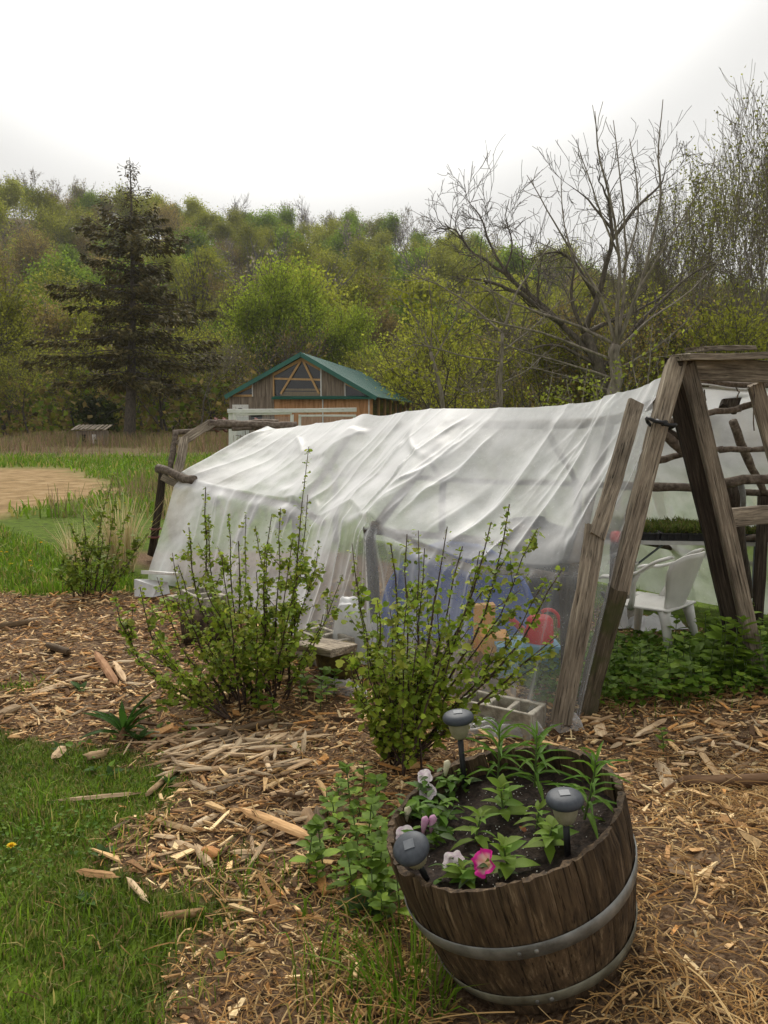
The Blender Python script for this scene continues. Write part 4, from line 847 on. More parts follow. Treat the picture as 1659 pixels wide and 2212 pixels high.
# ------------------------------------------------------------------ leaves
LANCE_V = np.array([[0, 0, 0], [.25, .13, .05], [.55, .16, .05], [.8, .09, .0], [1, 0, -.08], [.8, -.09, .0], [.55, -.16, .05], [.25, -.13, .05], [.28, 0, .0], [.58, 0, .0]])
LANCE_F = np.array([[0, 8, 1], [1, 8, 9], [1, 9, 2], [2, 9, 3], [9, 4, 3], [0, 7, 8], [7, 9, 8], [7, 6, 9], [6, 5, 9], [9, 5, 4]])
LANCE_ME = {}
def leaf_me(name, wide, droop, col, mat='leaf'):
    v = LANCE_V*np.array([1, wide, 1]); v[:, 2] -= droop*v[:, 0]**2; k = ('l', name)
    if k not in LANCE_ME: m = mesh_np(name, v, LANCE_F, np.array(col), True); m.materials.append(MAT[mat]); LANCE_ME[k] = m
    return LANCE_ME[k]
def place_leaf(parent, me, p, az, el, s, roll=0, name='leaf'):
    o = bpy.data.objects.new(name, me); COL.objects.link(o); o.parent = parent; o.location = Vector([float(c) for c in p])-origin(parent)
    o.rotation_euler = (roll, -el, az); o.scale = (s, s, s); return o
G1, G2, G3, G4 = (.12, .22, .022), (.17, .27, .03), (.085, .18, .018), (.15, .22, .03)
def lily(px, py, h, label, seed):
    r = np.random.default_rng(seed); b = soil(px, py); e = empty('lily_plant', b, label, 'plant', 'plants in the barrel'); top = b+np.array([r.normal()*.01, r.normal()*.01, h])
    MB().tube([b, b*.5+top*.5+r.normal(size=3)*.004, top], [.0035, .003, .002], 5).build('stem', MAT['green_stem'], e)
    n = 26
    for i in range(n):
        t = (i+1)/n; p = b*(1-t)+top*t; me = leaf_me('lily_leaf%d' % (i % 2), .42, .5 if t < .7 else .25, (G1, G3)[i % 2]); place_leaf(e, me, p, i*2.4+r.normal()*.2, .35+.75*t+r.normal()*.15, (.115-.045*t)*r.uniform(.7, 1.2)*h/.16)
def seedling(px, py, s, label, seed, n=14, h=.07):
    r = np.random.default_rng(seed); b = soil(px, py); wdt = r.uniform(.95, 1.7); drp = r.uniform(.1, .55); e = empty('bedding_plant', b, label, 'plant', 'plants in the barrel'); top = b+np.array([r.normal()*.012, r.normal()*.012, h])
    MB().tube([b, b*.5+top*.5, top], [.003, .003, .002], 5).build('stem', MAT['green_stem'], e)
    for i in range(n):
        t = (i//2+1)/(n/2); p = b*(1-t)+top*t; az = (i % 2)*math.pi+(i//2)*1.57+r.normal()*.25
        place_leaf(e, leaf_me('broad_leaf%d_%d' % (i % 3, seed), wdt, drp, (G2, G4, G1)[i % 3]), p, az, .15+.7*t+r.normal()*.12, 1.08*s*(1.15-.5*t)*r.uniform(.7, 1.2), r.normal()*.25)
lily(1075, 1690, .17, 'tall narrow-leaved lily shoot at the back left of the barrel', 1); lily(1155, 1700, .16, 'narrow-leaved lily shoot against the back wall of the barrel', 2); lily(1262, 1770, .17, 'narrow-leaved lily shoot behind the right solar lamp in the barrel', 3)
for i, (x, y, s, lb, h) in enumerate([(1088, 1765, .07, 'leafy green bedding plant in the middle back of the barrel soil', .085), (1025, 1822, .068, 'leafy bedding plant in the centre left of the barrel soil', .08), (1158, 1790, .05, 'small leafy plant just left of the right solar lamp', .05), (1182, 1835, .062, 'star-leaved plant under the right solar lamp in the barrel', .06), (1098, 1880, .062, 'leafy plant right of the bright pink flower', .085), (1010, 1905, .055, 'leafy plant beneath the bright pink flower', .04)]): seedling(x, y, s, lb, 10+i, 14, h)
def trumpet(parent, c, d, s, mat, seed, cols=None, name='flower'):
    """ruffled five lobed petunia flower facing d"""
    r = np.random.default_rng(seed); R = frame(d); na, nr = 30, 7; v = []; cc = []
    for k in range(nr):
        t = k/(nr-1)
        for j in range(na):
            a = j*2*math.pi/na; lob = .86+.14*abs(math.cos(a*2.5)); rad = s*(.01+.99*t**1.3)*(lob if t > .5 else 1); z = s*(-.9+1.0*t-.22*t**5)+s*.2*t*t*math.sin(a*5+seed)*(t > .5)+s*.08*math.sin(a*11+2)*(t > .8)+r.normal()*s*.02*t
            v.append(R@np.array([rad*math.cos(a), rad*math.sin(a), z])+c)
            if cols is not None: q = .5+.5*math.cos(a*5); cc.append(np.array(cols[0])*(1-t) + (np.array(cols[1])*q+np.array(cols[2])*(1-q))*t if t < .75 else np.array(cols[2])*.9)
    i = np.arange(nr-1)[:, None]*na; j = np.arange(na)[None]; k = (j+1) % na
    return link(name, mesh_np(name, np.array(v), np.stack([i+j, i+k, i+na+k, i+na+j], -1).reshape(-1, 4), np.array(cc) if cols is not None else None, True), mat, parent)
def petunia(base_px, h, flowers, label, seed, nl=18, name='petunia', grey=False):
    r = np.random.default_rng(seed); b = soil(*base_px); e = empty(name, b, label, 'flower', 'petunias in the barrel')
    for (fx, fy, dy, s, m, kind) in flowers:
        c = P(fx, fy, b[1]+dy); MB().tube([b, b*.6+c*.4+[0, 0, .02], c-np.array([0, 0, s*.4])], [.003, .0025, .002], 5).build('stem', MAT['green_stem'], e)
        if kind == 'f': trumpet(e, c, np.array([r.normal()*.3-.1, -.75, .55+r.normal()*.2]), s, MAT[m], int(fx))
        elif kind == 'p': trumpet(e, c, np.array([-.72, -.5, .42]), s, MAT[m], int(fx), ((.75, .62, .28), (.82, .42, .62), (.72, .02, .3)))
        else:
            v, f, cf = tube([c+[0, 0, -.02], c+[.002, 0, 0], c+[.006, -.003, .022], c+[.008, -.004, .03]], [.004, .008, .011, .003], 8); MB().add(v, [f]+cf).build('bud', MAT[m], e, True)
    for i in range(nl):
        t = r.random(); p = b+np.array([r.normal()*.022, r.normal()*.022, .008+t*h]); place_leaf(e, leaf_me('petunia_leaf%d' % (i % 3), 1.35, .25, (G3, G1, (.1, .15, .06))[i % 3]), p, r.uniform(0, 6.28), r.uniform(-.1, .8), r.uniform(.028, .058), r.normal()*.3)
petunia((935, 1735), .09, [(917, 1678, -.02, .024, 'petal_pale', 'f'), (923, 1709, -.03, .028, 'petal_pale', 'f'), (962, 1662, .0, .01, 'bud_cream', 'b')], 'petunia with two pale pink flowers at the back left of the barrel', 51, 26)
petunia((880, 1790), .05, [(877, 1762, -.01, .02, 'bud_cream', 'b')], 'petunia with a cream bud at the left edge of the barrel', 52, 20)
petunia((905, 1835), .04, [(876, 1806, .0, .03, 'petal_pale', 'f')], 'petunia with one white flower behind the left solar lamp', 53, 16)
petunia((945, 1830), .06, [(914, 1785, 0, .02, 'bud', 'b'), (931, 1782, 0, .02, 'bud', 'b')], 'petunia with closed mauve buds beside the left solar lamp', 54, 26)
petunia((985, 1895), .045, [(980, 1861, -.01, .03, 'petal_pale', 'f')], 'petunia with one white flower left of the bright pink one', 55, 16)
petunia((1050, 1905), .04, [(1041, 1863, -.02, .036, 'petal_pink', 'p')], 'petunia with one bright pink flower near the front rim', 56, 12)
petunia((905, 1770), .06, [], 'green petunia foliage filling the left edge of the barrel', 58, 40, 'bedding_plant')
petunia((955, 1790), .07, [], 'green trailing foliage left of the barrel centre', 59, 36, 'bedding_plant')
petunia((985, 1715), .06, [], 'small-leaved green plant beside the back solar lamp', 57, 30, 'bedding_plant')
for i, (x, y) in enumerate([(984, 1812), (1121, 1791), (1030, 1833), (1178, 1800)]):
    r = np.random.default_rng(90+i); v = LANCE_V*np.array([1, 1.8, 2.2])*.03; o = link('dead_leaf', mesh_np('dead_leaf', v@euler_mats(np.array([r.normal()*.4]), np.array([.3]), np.array([r.uniform(0, 6)]))[0].T+soil(x, y)+[0, 0, .008], LANCE_F, None, True), MAT['dead_leaf'])
    tag(o, ['dry brown leaf on the soil left of the centre', 'dry brown leaf on the soil in the middle of the barrel', 'dry brown leaf behind the bright pink flower', 'brown leaf scrap under the right solar lamp'][i], 'leaf', 'dry leaves on the barrel soil')
# ------------------------------------------------------------------ solar lamps
def solar_lamp(base, top, label, tilt=None):
    base = np.asarray(base); top = np.asarray(top); e = empty('solar_lamp', base, label, 'lamp', 'solar lamps in the barrel'); R = frame(top-base if tilt is None else np.asarray(tilt), (0, 1, 0)); 
    Rz = R[:, 2]; cap = top
    prof = [(.002, -.006), (.043, -.006), (.0465, -.001), (.047, .006), (.043, .014), (.034, .019), (.018, .0215), (.002, .022)]
    cp = lathe(MB(), cap, prof, 32, R).build('cap', MAT['lamp_cap'], e, True)
    MB().box(cap+Rz*.0215, (.026, .026, .004), R).build('solar_panel', MAT['lamp_panel'], cp)
    mb = MB(); sides = 40; a = np.arange(sides)*2*np.pi/sides; rb = 1+.05*np.cos(a*20)
    pr = [(.030, -.006), (.031, -.014), (.028, -.034), (.022, -.052), (.015, -.06), (.006, -.062)]; v = np.concatenate([np.c_[p[0]*rb*np.cos(a), p[0]*rb*np.sin(a), np.full(sides, p[1])] for p in pr])@R.T+cap
    i = np.arange(len(pr)-1)[:, None]*sides; j = np.arange(sides)[None]; k = (j+1) % sides; mb.add(v, [np.stack([i+j, i+k, i+sides+k, i+sides+j], -1).reshape(-1, 4), (np.arange(sides)+(len(pr)-1)*sides)[None]]); mb.build('lens', MAT['lamp_lens'], e, True)
    MB().tube([base-Rz*.03, cap-Rz*.06], .0085, 8).build('stake', MAT['black'], e, True)
b1 = soil(1004, 1702); solar_lamp(b1, P(990, 1553, b1[1]-.005), 'solar lamp on a tall black stake at the back of the barrel')
b2 = soil(1226, 1838); solar_lamp(b2, P(1220, 1730, b2[1]-.01), 'solar lamp at the right side of the barrel')
b3 = soil(925, 1905); solar_lamp(b3, P(889, 1835, b3[1]-.06), 'tilted solar lamp leaning over the left rim of the barrel')

# ------------------------------------------------------------------ currant bushes
CUR_V = np.array([[0, 0, 0], [.1, .3, .05], [.3, .55, .02], [.5, .35, .1], [.75, .38, .04], [1, 0, -.06], [.75, -.38, .04], [.5, -.35, .1], [.3, -.55, .02], [.1, -.3, .05], [.42, 0, .0]])
CUR_F = np.array([[10, i, i+1] for i in range(0, 9)]+[[10, 9, 0]])[:, [0, 2, 1]]
cur_pal = np.array([(.22, .31, .03), (.27, .36, .042), (.165, .25, .024), (.34, .37, .06), (.25, .305, .03)])
tassel_pal = np.array([(.3, .29, .07), (.36, .33, .1), (.24, .25, .05)])
def bush(name, label, stems, seed, leafd=55, ls=(.018, .036), rad=.007, twig=True, grp='currant bushes in the mulch bed', pal=cur_pal):
    """stems: list of polylines (world points) base->tip"""
    r = np.random.default_rng(seed); e = empty(name, stems[0][0], label, 'bush', grp); mbs = MB(); LP = []; LD = []; LS = []; TP = []
    for st in stems:
        st = np.asarray(st); n = 10; s = np.linspace(0, 1, len(st)); t = np.linspace(0, 1, n); p = np.stack([np.interp(t, s, st[:, k]) for k in range(3)], 1)
        p[1:-1] = (p[:-2]+2*p[1:-1]+p[2:])/4; p[1:] += r.normal(size=(n-1, 3))*.006; L = np.linalg.norm(np.diff(p, axis=0), axis=1).sum()
        rd = rad*r.uniform(.7, 1.15); mbs.tube(p, np.linspace(rd, rd*.35, n), 6)
        subs = [(p, L, .12, 1.0)]
        if twig:
            for q in range(int(L*5)):
                k = r.uniform(.25, .9); i = int(k*(n-1)); b = p[i]; d = nrm(p[i+1]-p[i] if i+1 < n else p[-1]-p[-2]); dd = nrm(d*.8+r.normal(size=3)*.55+np.array([0, 0, .25])); l = r.uniform(.06, .22)
                tp = np.stack([b, b+dd*l*.5+r.normal(size=3)*.006, b+dd*l+[0, 0, .015]]); mbs.tube(tp, [rd*.4, rd*.3, rd*.2], 4); subs.append((tp, l, .1, 1.0))
        for (pp, l, a0, a1) in subs:
            m = max(3, int(l*leafd)); k = r.uniform(a0, a1, m)**.75; s2 = np.linspace(0, 1, len(pp))
            q = np.stack([np.interp(k, s2, pp[:, c]) for c in range(3)], 1)
            LP.append(q+r.normal(size=q.shape)*.011); LS.append(r.uniform(*ls, m)*(1.1-.45*k*(l > .4)))
            m2 = int(l*leafd*.35); k = r.uniform(.3, 1, m2); TP.append(np.stack([np.interp(k, s2, pp[:, c]) for c in range(3)], 1)+r.normal(size=(m2, 3))*.007)
    mbs.build('stems', MAT['stem'], e, True)
    LP = np.concatenate(LP); LS = np.concatenate(LS); n = len(LP)
    R = euler_mats(r.normal(size=n)*.5, r.normal(.25, .55, n), r.uniform(0, 6.28, n)); v, f, c = scatter(CUR_V, CUR_F, R, LP, LS[:, None], palette(pal, n, r, .22))
    TP = np.concatenate(TP); n2 = len(TP); tv = np.array([[0, 0, 0], [.2, .2, -.4], [-.2, .2, -.6], [0, -.2, -1.0]]); tf = np.array([[0, 1, 2], [0, 2, 3], [0, 3, 1], [1, 3, 2]])
    v2, f2, c2 = scatter(tv, tf, euler_mats(r.normal(size=n2)*.3, r.normal(size=n2)*.3, r.uniform(0, 6, n2)), TP, np.repeat(r.uniform(.01, .02, (n2, 1)), 3, 1)*np.array([.6, .6, 1]), palette(tassel_pal, n2, r))
    mb = MB(); mb.add(v, f, c); mb.add(v2, f2, c2); o = mb.build('leaves', MAT['leaf'], e, True); o['kind'] = 'stuff'; return e
def stem(bx, by, pts, Y0, Y1, zoff=0):
    b = G(bx, by); q = [b]; m = len(pts)
    for i, (x, y) in enumerate(pts): q.append(P(x, y, Y0+(Y1-Y0)*(i+1)/m))
    return q
rb = np.random.default_rng(3)
SA = []
def addA(L, bx, by, tip, Y1, mid=None):
    Yb = G(bx, by)[1]; tx, ty = tip; m = mid or (bx*.45+tx*.55+rb.normal()*6, by*.45+ty*.55)
    L.append(stem(bx, by, [((bx+m[0])/2*.999, (by+m[1])/2), m, tip], Yb, Y1))
for bx, by, tip, dY, mid in [(626, 1500, (667, 966), -.05, (634, 1300)), (600, 1490, (668, 1068), .1, (640, 1290)), (560, 1500, (530, 1112), 0, (532, 1300)), (550, 1505, (492, 1108), -.1, (500, 1300)), (575, 1500, (551, 1136), .1, None), (585, 1495, (588, 1112), .05, None), (590, 1500, (606, 1102), -.05, None), (540, 1500, (450, 1112), .1, (462, 1280)), (530, 1500, (444, 1052), .2, (446, 1230)), (505, 1505, (406, 1138), .2, (420, 1280)), (600, 1500, (692, 1180), 0, None), (610, 1510, (738, 1246), .1, (690, 1370)), (620, 1495, (650, 1110), .15, None), (565, 1500, (575, 1180), -.15, None), (545, 1510, (515, 1170), -.2, None), (595, 1505, (630, 1160), -.2, None), (520, 1520, (386, 1218), .3, (420, 1350)), (515, 1520, (372, 1192), .4, (400, 1330)), (506, 1562, (244, 1296), -.1, (300, 1436)), (506, 1562, (300, 1270), .1, (340, 1420)), (505, 1560, (340, 1245), .2, (390, 1400)), (500, 1555, (270, 1390), -.2, (360, 1490)), (615, 1520, (700, 1330), -.1, None), (530, 1530, (440, 1260), -.1, None), (520, 1540, (480, 1200), -.2, None), (490, 1555, (330, 1360), -.15, (400, 1470)), (590, 1525, (640, 1250), -.25, None), (555, 1530, (560, 1240), -.3, None)]:
    addA(SA, bx, by, tip, G(bx, by)[1]+dY, mid)
for i in range(13):
    bx, by = rb.normal(545, 45), rb.normal(1520, 14); tip = (bx+rb.normal(-25, 70), by-rb.uniform(90, 240)); addA(SA, bx, by, tip, G(bx, by)[1]+rb.normal()*.22)
bush('currant_bush', 'tall many-stemmed currant bush in front of the film, left of centre', SA, 61, 108, (.016, .038))
SB = []
for tip, dY, mid in [((1105, 1088), .05, (1050, 1330)), ((966, 1136), .1, (930, 1380)), ((1062, 1130), .0, (1000, 1350)), ((994, 1180), -.05, (950, 1390)), ((1156, 1142), .1, (1080, 1330)), ((1212, 1228), .0, (1130, 1390)), ((1176, 1260), -.1, (1090, 1400)), ((1203, 1370), -.1, (1100, 1470)), ((1162, 1434), .05, (1040, 1520)), ((905, 1150), 0, (900, 1400)), ((875, 1152), .1, (880, 1400)), ((845, 1170), -.1, (860, 1400)), ((920, 1180), -.2, (905, 1420)), ((758, 1172), .15, (790, 1400)), ((770, 1250), -.1, (800, 1430)), ((815, 1290), -.2, (830, 1480)), ((880, 1280), -.25, (870, 1480)), ((940, 1290), -.2, (910, 1480)), ((1010, 1300), -.15, (960, 1470)), ((790, 1370), -.2, (810, 1520)), ((845, 1350), -.3, (850, 1530)), ((1040, 1190), .1, (990, 1380)), ((760, 1440), -.1, (800, 1560)), ((900, 1400), -.3, (880, 1550)), ((830, 1440), -.35, (845, 1570)), ((960, 1420), -.25, (910, 1560)), ((790, 1500), -.25, (815, 1600))]:
    bx = 860+rb.normal()*20; by = 1658+rb.normal()*12; addA(SB, bx, by, tip, G(bx, by)[1]+.2+dY, mid)
for i in range(10):
    bx, by = rb.normal(858, 22), rb.normal(1655, 12); tip = (bx+rb.normal(-5, 62), by-rb.uniform(80, 270)); addA(SB, bx, by, tip, G(bx, by)[1]+rb.normal()*.15)
bush('currant_bush', 'leafy currant bush right of centre, its stems fanning out above the barrel', SB, 62, 98, (.016, .042))
SC2 = []
for bx, by, tip, dY in [(200, 1285, (150, 1130), 0), (205, 1285, (245, 1020), .3), (215, 1290, (252, 1060), .2), (190, 1285, (182, 1110), 0), (185, 1285, (136, 1200), -.1), (225, 1290, (280, 1100), .2), (180, 1285, (205, 1160), -.1), (200, 1290, (225, 1150), .1), (215, 1290, (300, 1190), .2), (175, 1290, (120, 1230), -.1), (160, 1290, (165, 1190), 0), (230, 1290, (320, 1150), .4), (195, 1292, (200, 1200), -.2), (180, 1290, (160, 1220), -.2)]:
    addA(SC2, bx, by, tip, G(bx, by)[1]+dY)
bush('currant_bush', 'small thin currant bush at the far left edge of the mulch', SC2, 63, 95, (.025, .045), .007, True, 'currant bushes in the mulch bed', np.array([(.19, .26, .03), (.24, .3, .04), (.15, .21, .025)]))
# dry grass clump behind it
def grass_clump(name, label, c, n, h, spread, seed, pal, wd=.004, cat='grass'):
    r = np.random.default_rng(seed); a = r.uniform(0, 6.28, n); q = np.sqrt(r.random(n))*.12; hh = h*r.uniform(.4, 1, n); le = np.abs(r.normal(size=n))*spread*hh
    x, y = c[0]+q*np.cos(a), c[1]+q*np.sin(a); la = a+r.normal(size=n)*.5; dx, dy = le*np.cos(la), le*np.sin(la); z = hgt(x, y); sa = r.uniform(0, 6.28, n); sx, sy = np.cos(sa)*wd, np.sin(sa)*wd
    v = np.stack([np.stack([x-sx, y-sy, z], -1), np.stack([x+sx, y+sy, z], -1), np.stack([x-sx*.8+dx*.3, y-sy*.8+dy*.3, z+hh*.55], -1), np.stack([x+sx*.8+dx*.3, y+sy*.8+dy*.3, z+hh*.55], -1), np.stack([x+dx, y+dy, z+hh], -1)], 1)
    v2, f, cc = scatter(v, np.array([[0, 1, 3], [0, 3, 2], [2, 3, 4]]), np.repeat(np.eye(3)[None], n, 0), np.zeros((n, 3)), None, palette(pal, n, r))
    return tag(link(name, mesh_np(name, v2, f, cc), MAT['grass']), label, cat)
dry = np.array([(.6, .5, .28), (.68, .58, .36), (.48, .38, .2), (.36, .32, .13)])
grass_clump('dry_grass_clump', 'tall pale dry grass clump left of the greenhouse end post', G(262, 1235), 260, .95, .3, 71, dry)
grass_clump('dry_grass_clump', 'thin dry grass clump behind the small currant bush', G(170, 1225), 140, .6, .5, 72, dry)
grass_clump('dry_grass_clump', 'pale dry grass standing just behind the film corner', G(385, 1170), 200, .95, .15, 73, dry)
# ------------------------------------------------------------------ nettles and weeds
NET_V = LANCE_V.copy(); NET_V[:, 1] *= 2.0
NET_V[1, 1] *= 1.15; NET_V[7, 1] *= 1.15
net_pal = np.array([(.15, .245, .02), (.2, .3, .03), (.11, .19, .017)])
def nettle_me(seed, h, tiers, ls):
    r = np.random.default_rng(seed); top = np.array([r.normal()*.02, r.normal()*.02, h]); ms = MB(); ms.tube([(0, 0, -.02), top*.5+r.normal(size=3)*.006, top], [.0032, .003, .002], 5)
    LPp, Rr, Ss = [], [], []
    for i in range(tiers):
        t = .25+.75*(i+1)/tiers
        for k in range(4 if i >= tiers-1 else 2):
            az = k*(math.pi if i < tiers-1 else math.pi/2)+i*1.57+r.normal()*.2; el = -.1+.5*t+r.normal()*.15; LPp.append(top*t); Rr.append((az, el)); Ss.append(ls*(1.15-.5*t*(i >= tiers-1))*r.uniform(.8, 1.2))
    Rr = np.array(Rr); n = len(Ss); v, f, c = scatter(NET_V, LANCE_F, euler_mats(r.normal(size=n)*.15, -Rr[:, 1], Rr[:, 0]), np.array(LPp), np.repeat(np.array(Ss)[:, None], 3, 1), palette(net_pal, n, r, .15))
    a = ms.me('nettle_stem', True); a.materials.append(MAT['green_stem']); b = mesh_np('nettle_leaves', v, f, c, True); b.materials.append(MAT['leaf']); return a, b
NET = [nettle_me(80+i, *q) for i, q in enumerate([(.2, 5, .06), (.28, 6, .065), (.13, 4, .05), (.34, 7, .07)])]
def nettle(x, y, k, s, rz, label, grp):
    e = empty('nettle_plant', (x, y, float(hgt(x, y))), label, 'weed', grp); e.rotation_euler = (0, 0, rz); e.scale = (s, s, s)
    for nm, me in (('stem', NET[k][0]), ('leaves', NET[k][1])):
        o = bpy.data.objects.new(nm, me); COL.objects.link(o); o.parent = e
r = np.random.default_rng(81)
for i in range(46):
    x, y = r.uniform(1300, 1640), r.uniform(1455, 1530); g = G(x, y)
    if i < 26: x = r.normal(1555, 55); y = r.uniform(1430, 1505); g = G(x, y)
    k = int(r.choice([0, 1, 3] if i < 26 else [0, 2, 2])); nettle(g[0], g[1], k, r.uniform(.9, 1.45), r.uniform(0, 6), 'green nettle in the clump growing across the greenhouse opening', 'nettles at the greenhouse opening')
for i in range(34):
    x = r.uniform(1275, 1420); y = r.uniform(1440, 1545); g = G(x, y); nettle(g[0], g[1], int(r.choice([0, 2])), r.uniform(.6, 1.1), r.uniform(0, 6), 'low green nettle beside the mossy foot of the left portal post', 'nettles by the left portal post')
for i in range(14):
    g = G(r.uniform(1560, 1750), r.uniform(1330, 1440)); nettle(g[0], g[1], int(r.choice([0, 1])), r.uniform(.7, 1.1), r.uniform(0, 6), 'nettle behind the right portal post', 'nettles behind the right portal post')
for i, (x, y) in enumerate([(700, 1900), (740, 1865), (765, 1920), (800, 1850), (735, 1800), (760, 1765), (790, 1800), (720, 1945), (830, 1900), (780, 1730), (810, 1745), (800, 1990), (835, 2010), (770, 1830), (745, 1745), (690, 1880), (665, 1905), (710, 1840), (755, 1885), (780, 1890), (795, 1930), (760, 1960), (730, 1770), (705, 1790), (820, 1960), (690, 1920), (815, 1880), (835, 1930), (850, 1975), (800, 1905), (845, 1850), (825, 1830), (860, 2020), (790, 1870), (770, 1790), (805, 1780)]):
    g = G(x, y); nettle(g[0], g[1], [0, 2, 2, 0, 2, 0, 2, 2][i % 8], r.uniform(.65, 1.0), r.uniform(0, 6), 'leafy nettle in the patch left of the barrel', 'nettles left of the barrel')
for x, y in ((560, 1545), (650, 1530), (690, 1540), (720, 1510), (600, 1560), (670, 1500), (705, 1520)):
    g = G(x, y); nettle(g[0], g[1], int(r.choice([0, 2])), r.uniform(.7, 1.0), r.uniform(0, 6), 'small nettle at the foot of the tall currant bush', 'nettles under the tall bush')
g = G(1432, 1640); nettle(g[0], g[1], 2, .9, 1.0, 'single small weed on the mulch right of the barrel', None)
def rosette(name, label, c, n, s, wide, seed, col, cat='weed'):
    r = np.random.default_rng(seed); e = empty(name, c, label, cat)
    for i in range(n): place_leaf(e, leaf_me(name+str(i % 2), wide, .25, (col, tuple(q*.75 for q in col))[i % 2]), np.array(c)+[0, 0, .005], i*2.4+r.normal()*.3, r.uniform(.5, 1.25), s*r.uniform(.7, 1.15), r.normal()*.2)
    return e
g = G(268, 1590); rosette('dock_plant', 'upright dock plant with long toothed leaves on the mulch', (g[0], g[1], float(hgt(g[0], g[1]))), 15, .22, .55, 5, (.05, .12, .018))
g = G(300, 1605); rosette('broad_leaf_weed', 'round-leaved weed at the foot of the dock plant', (g[0], g[1], float(hgt(g[0], g[1]))), 6, .1, 1.6, 6, (.07, .14, .03))
for i, (x, y, lab) in enumerate([(205, 1670, 'broad-leaved weed at the mulch edge, upper left'), (240, 1685, 'broad-leaved weed at the mulch edge by the long pale slat'), (130, 1625, 'broad-leaved weed in the lawn near the left edge'), (365, 1715, 'tiny round-leaved sprout among the wood chips'), (225, 1860, 'plantain leaf rosette in the lower lawn'), (190, 1960, 'small plantain in the lower lawn'), (175, 1500, 'dark green weed tuft on the mulch at left')]):
    g = G(x, y); rosette('broad_leaf_weed', lab, (g[0], g[1], float(hgt(g[0], g[1]))), 5, .055 if i < 6 else .09, 1.7, 20+i, (.07, .14, .03))
g = G(800, 2000); rosette('mallow_plant', 'pale round-leaved plant at the left foot of the barrel', (g[0]-.02, g[1]+.05, float(hgt(g[0], g[1]))), 9, .1, 2.2, 33, (.1, .17, .06))
grass_clump('grass_tuft', 'long green grass tuft against the left side of the barrel', (.08, 2.05), 120, .22, .9, 74, grass_pal, .003)
grass_clump('grass_tuft', 'green grass tuft in the lawn corner under the barrel', (.0, 1.78), 70, .12, .9, 75, grass_pal, .003)
# dandelions
def dandelion(x, y, s, label, grp=None):
    c = np.array([x, y, float(hgt(x, y))]); e = empty('dandelion', c, label, 'flower', grp); MB().tube([c, c+[0, 0, .05*s]], .002*s, 5).build('stem', MAT['green_stem'], e)
    k = 46; az = np.arange(k)*2.4; q = (np.arange(k)+.5)/k; v, f, _ = scatter(LANCE_V*np.array([1, 1.3, 1]), LANCE_F, euler_mats(0*az, -(1.35-1.25*q), az), np.repeat([c+[0, 0, .05*s]], k, 0), np.repeat((.011+.009*q)[:, None]*s, 3, 1))
    link('flower_head', mesh_np('flower_head', v, f), MAT['yellow_flower'], e)
g = G(26, 1855); dandelion(g[0], g[1], 1.0, 'yellow dandelion in the lawn at the lower left edge')
r = np.random.default_rng(82)
for i in range(26):
    g = G(r.uniform(180, 330), r.uniform(1060, 1150)) if i < 20 else G(r.uniform(0, 120), r.uniform(1180, 1240)); dandelion(g[0], g[1], 1.3, 'yellow dandelion in the lawn beyond the dry grass', 'dandelions in the far lawn')

# ------------------------------------------------------------------ single pieces of wood on the mulch
def wood_me(seed, L, wd, th, kind):
    r = np.random.default_rng(seed); n = 9; sides = 7; t = np.linspace(-.5, .5, n); a = np.arange(sides)*2*np.pi/sides; v = []
    bend = r.normal()*.06; sec = 1+r.normal(size=sides)*.16
    if kind == 'split': sec[[2, 3]] *= .55
    for i in range(n):
        q = abs(t[i])*2; tap = (1-.5*q**4) if kind != 'round' else 1-.06*q**6
        if i in (0, n-1): tap *= .45 if kind != 'round' else .92
        k = tap*sec*(1+r.normal(size=sides)*.06)
        v.append(np.c_[np.cos(a)*wd/2*k, np.sin(a)*th/2*k+bend*wd*4*(t[i]**2), np.full(sides, t[i]*L)+r.normal(size=sides)*.012*(i in (0, n-1))])
    v = np.concatenate(v); i = np.arange(n-1)[:, None]*sides; j = np.arange(sides)[None]; k = (j+1) % sides
    c = np.ones((len(v), 3))
    return v, [np.stack([i+j, i+k, i+sides+k, i+sides+j], -1).reshape(-1, 4), np.arange(sides)[::-1][None], (np.arange(sides)+(n-1)*sides)[None]]
def wood_piece(a, b, wd, th, label, tint, seed, kind='split', grp=None, lift=.015, name='wood_piece'):
    a = np.asarray(a, float); b = np.asarray(b, float); L = float(np.linalg.norm(b-a)); v, f = wood_me(seed, L, wd, th, kind); me = mesh_np(name, v, f, np.array(tint), kind == 'round'); o = link(name, me, MAT['wood_piece'])
    R = frame(b-a, (0, 0, 1)); c = (a+b)/2+[0, 0, lift]; o.matrix_basis = Matrix([list(R[i])+[c[i]] for i in range(3)]+[[0, 0, 0, 1]])
    return tag(o, label, 'wood', grp)
def gp(x, y, up=0): g = G(x, y); z = float(hgt(g[0], g[1])); g = G(x, y, z); return np.array([g[0], g[1], z+up])
pale, tan, brn, drk, org = (1.25, 1.2, 1.15), (1, 1, 1), (.6, .52, .45), (.28, .25, .22), (1.15, .72, .42)
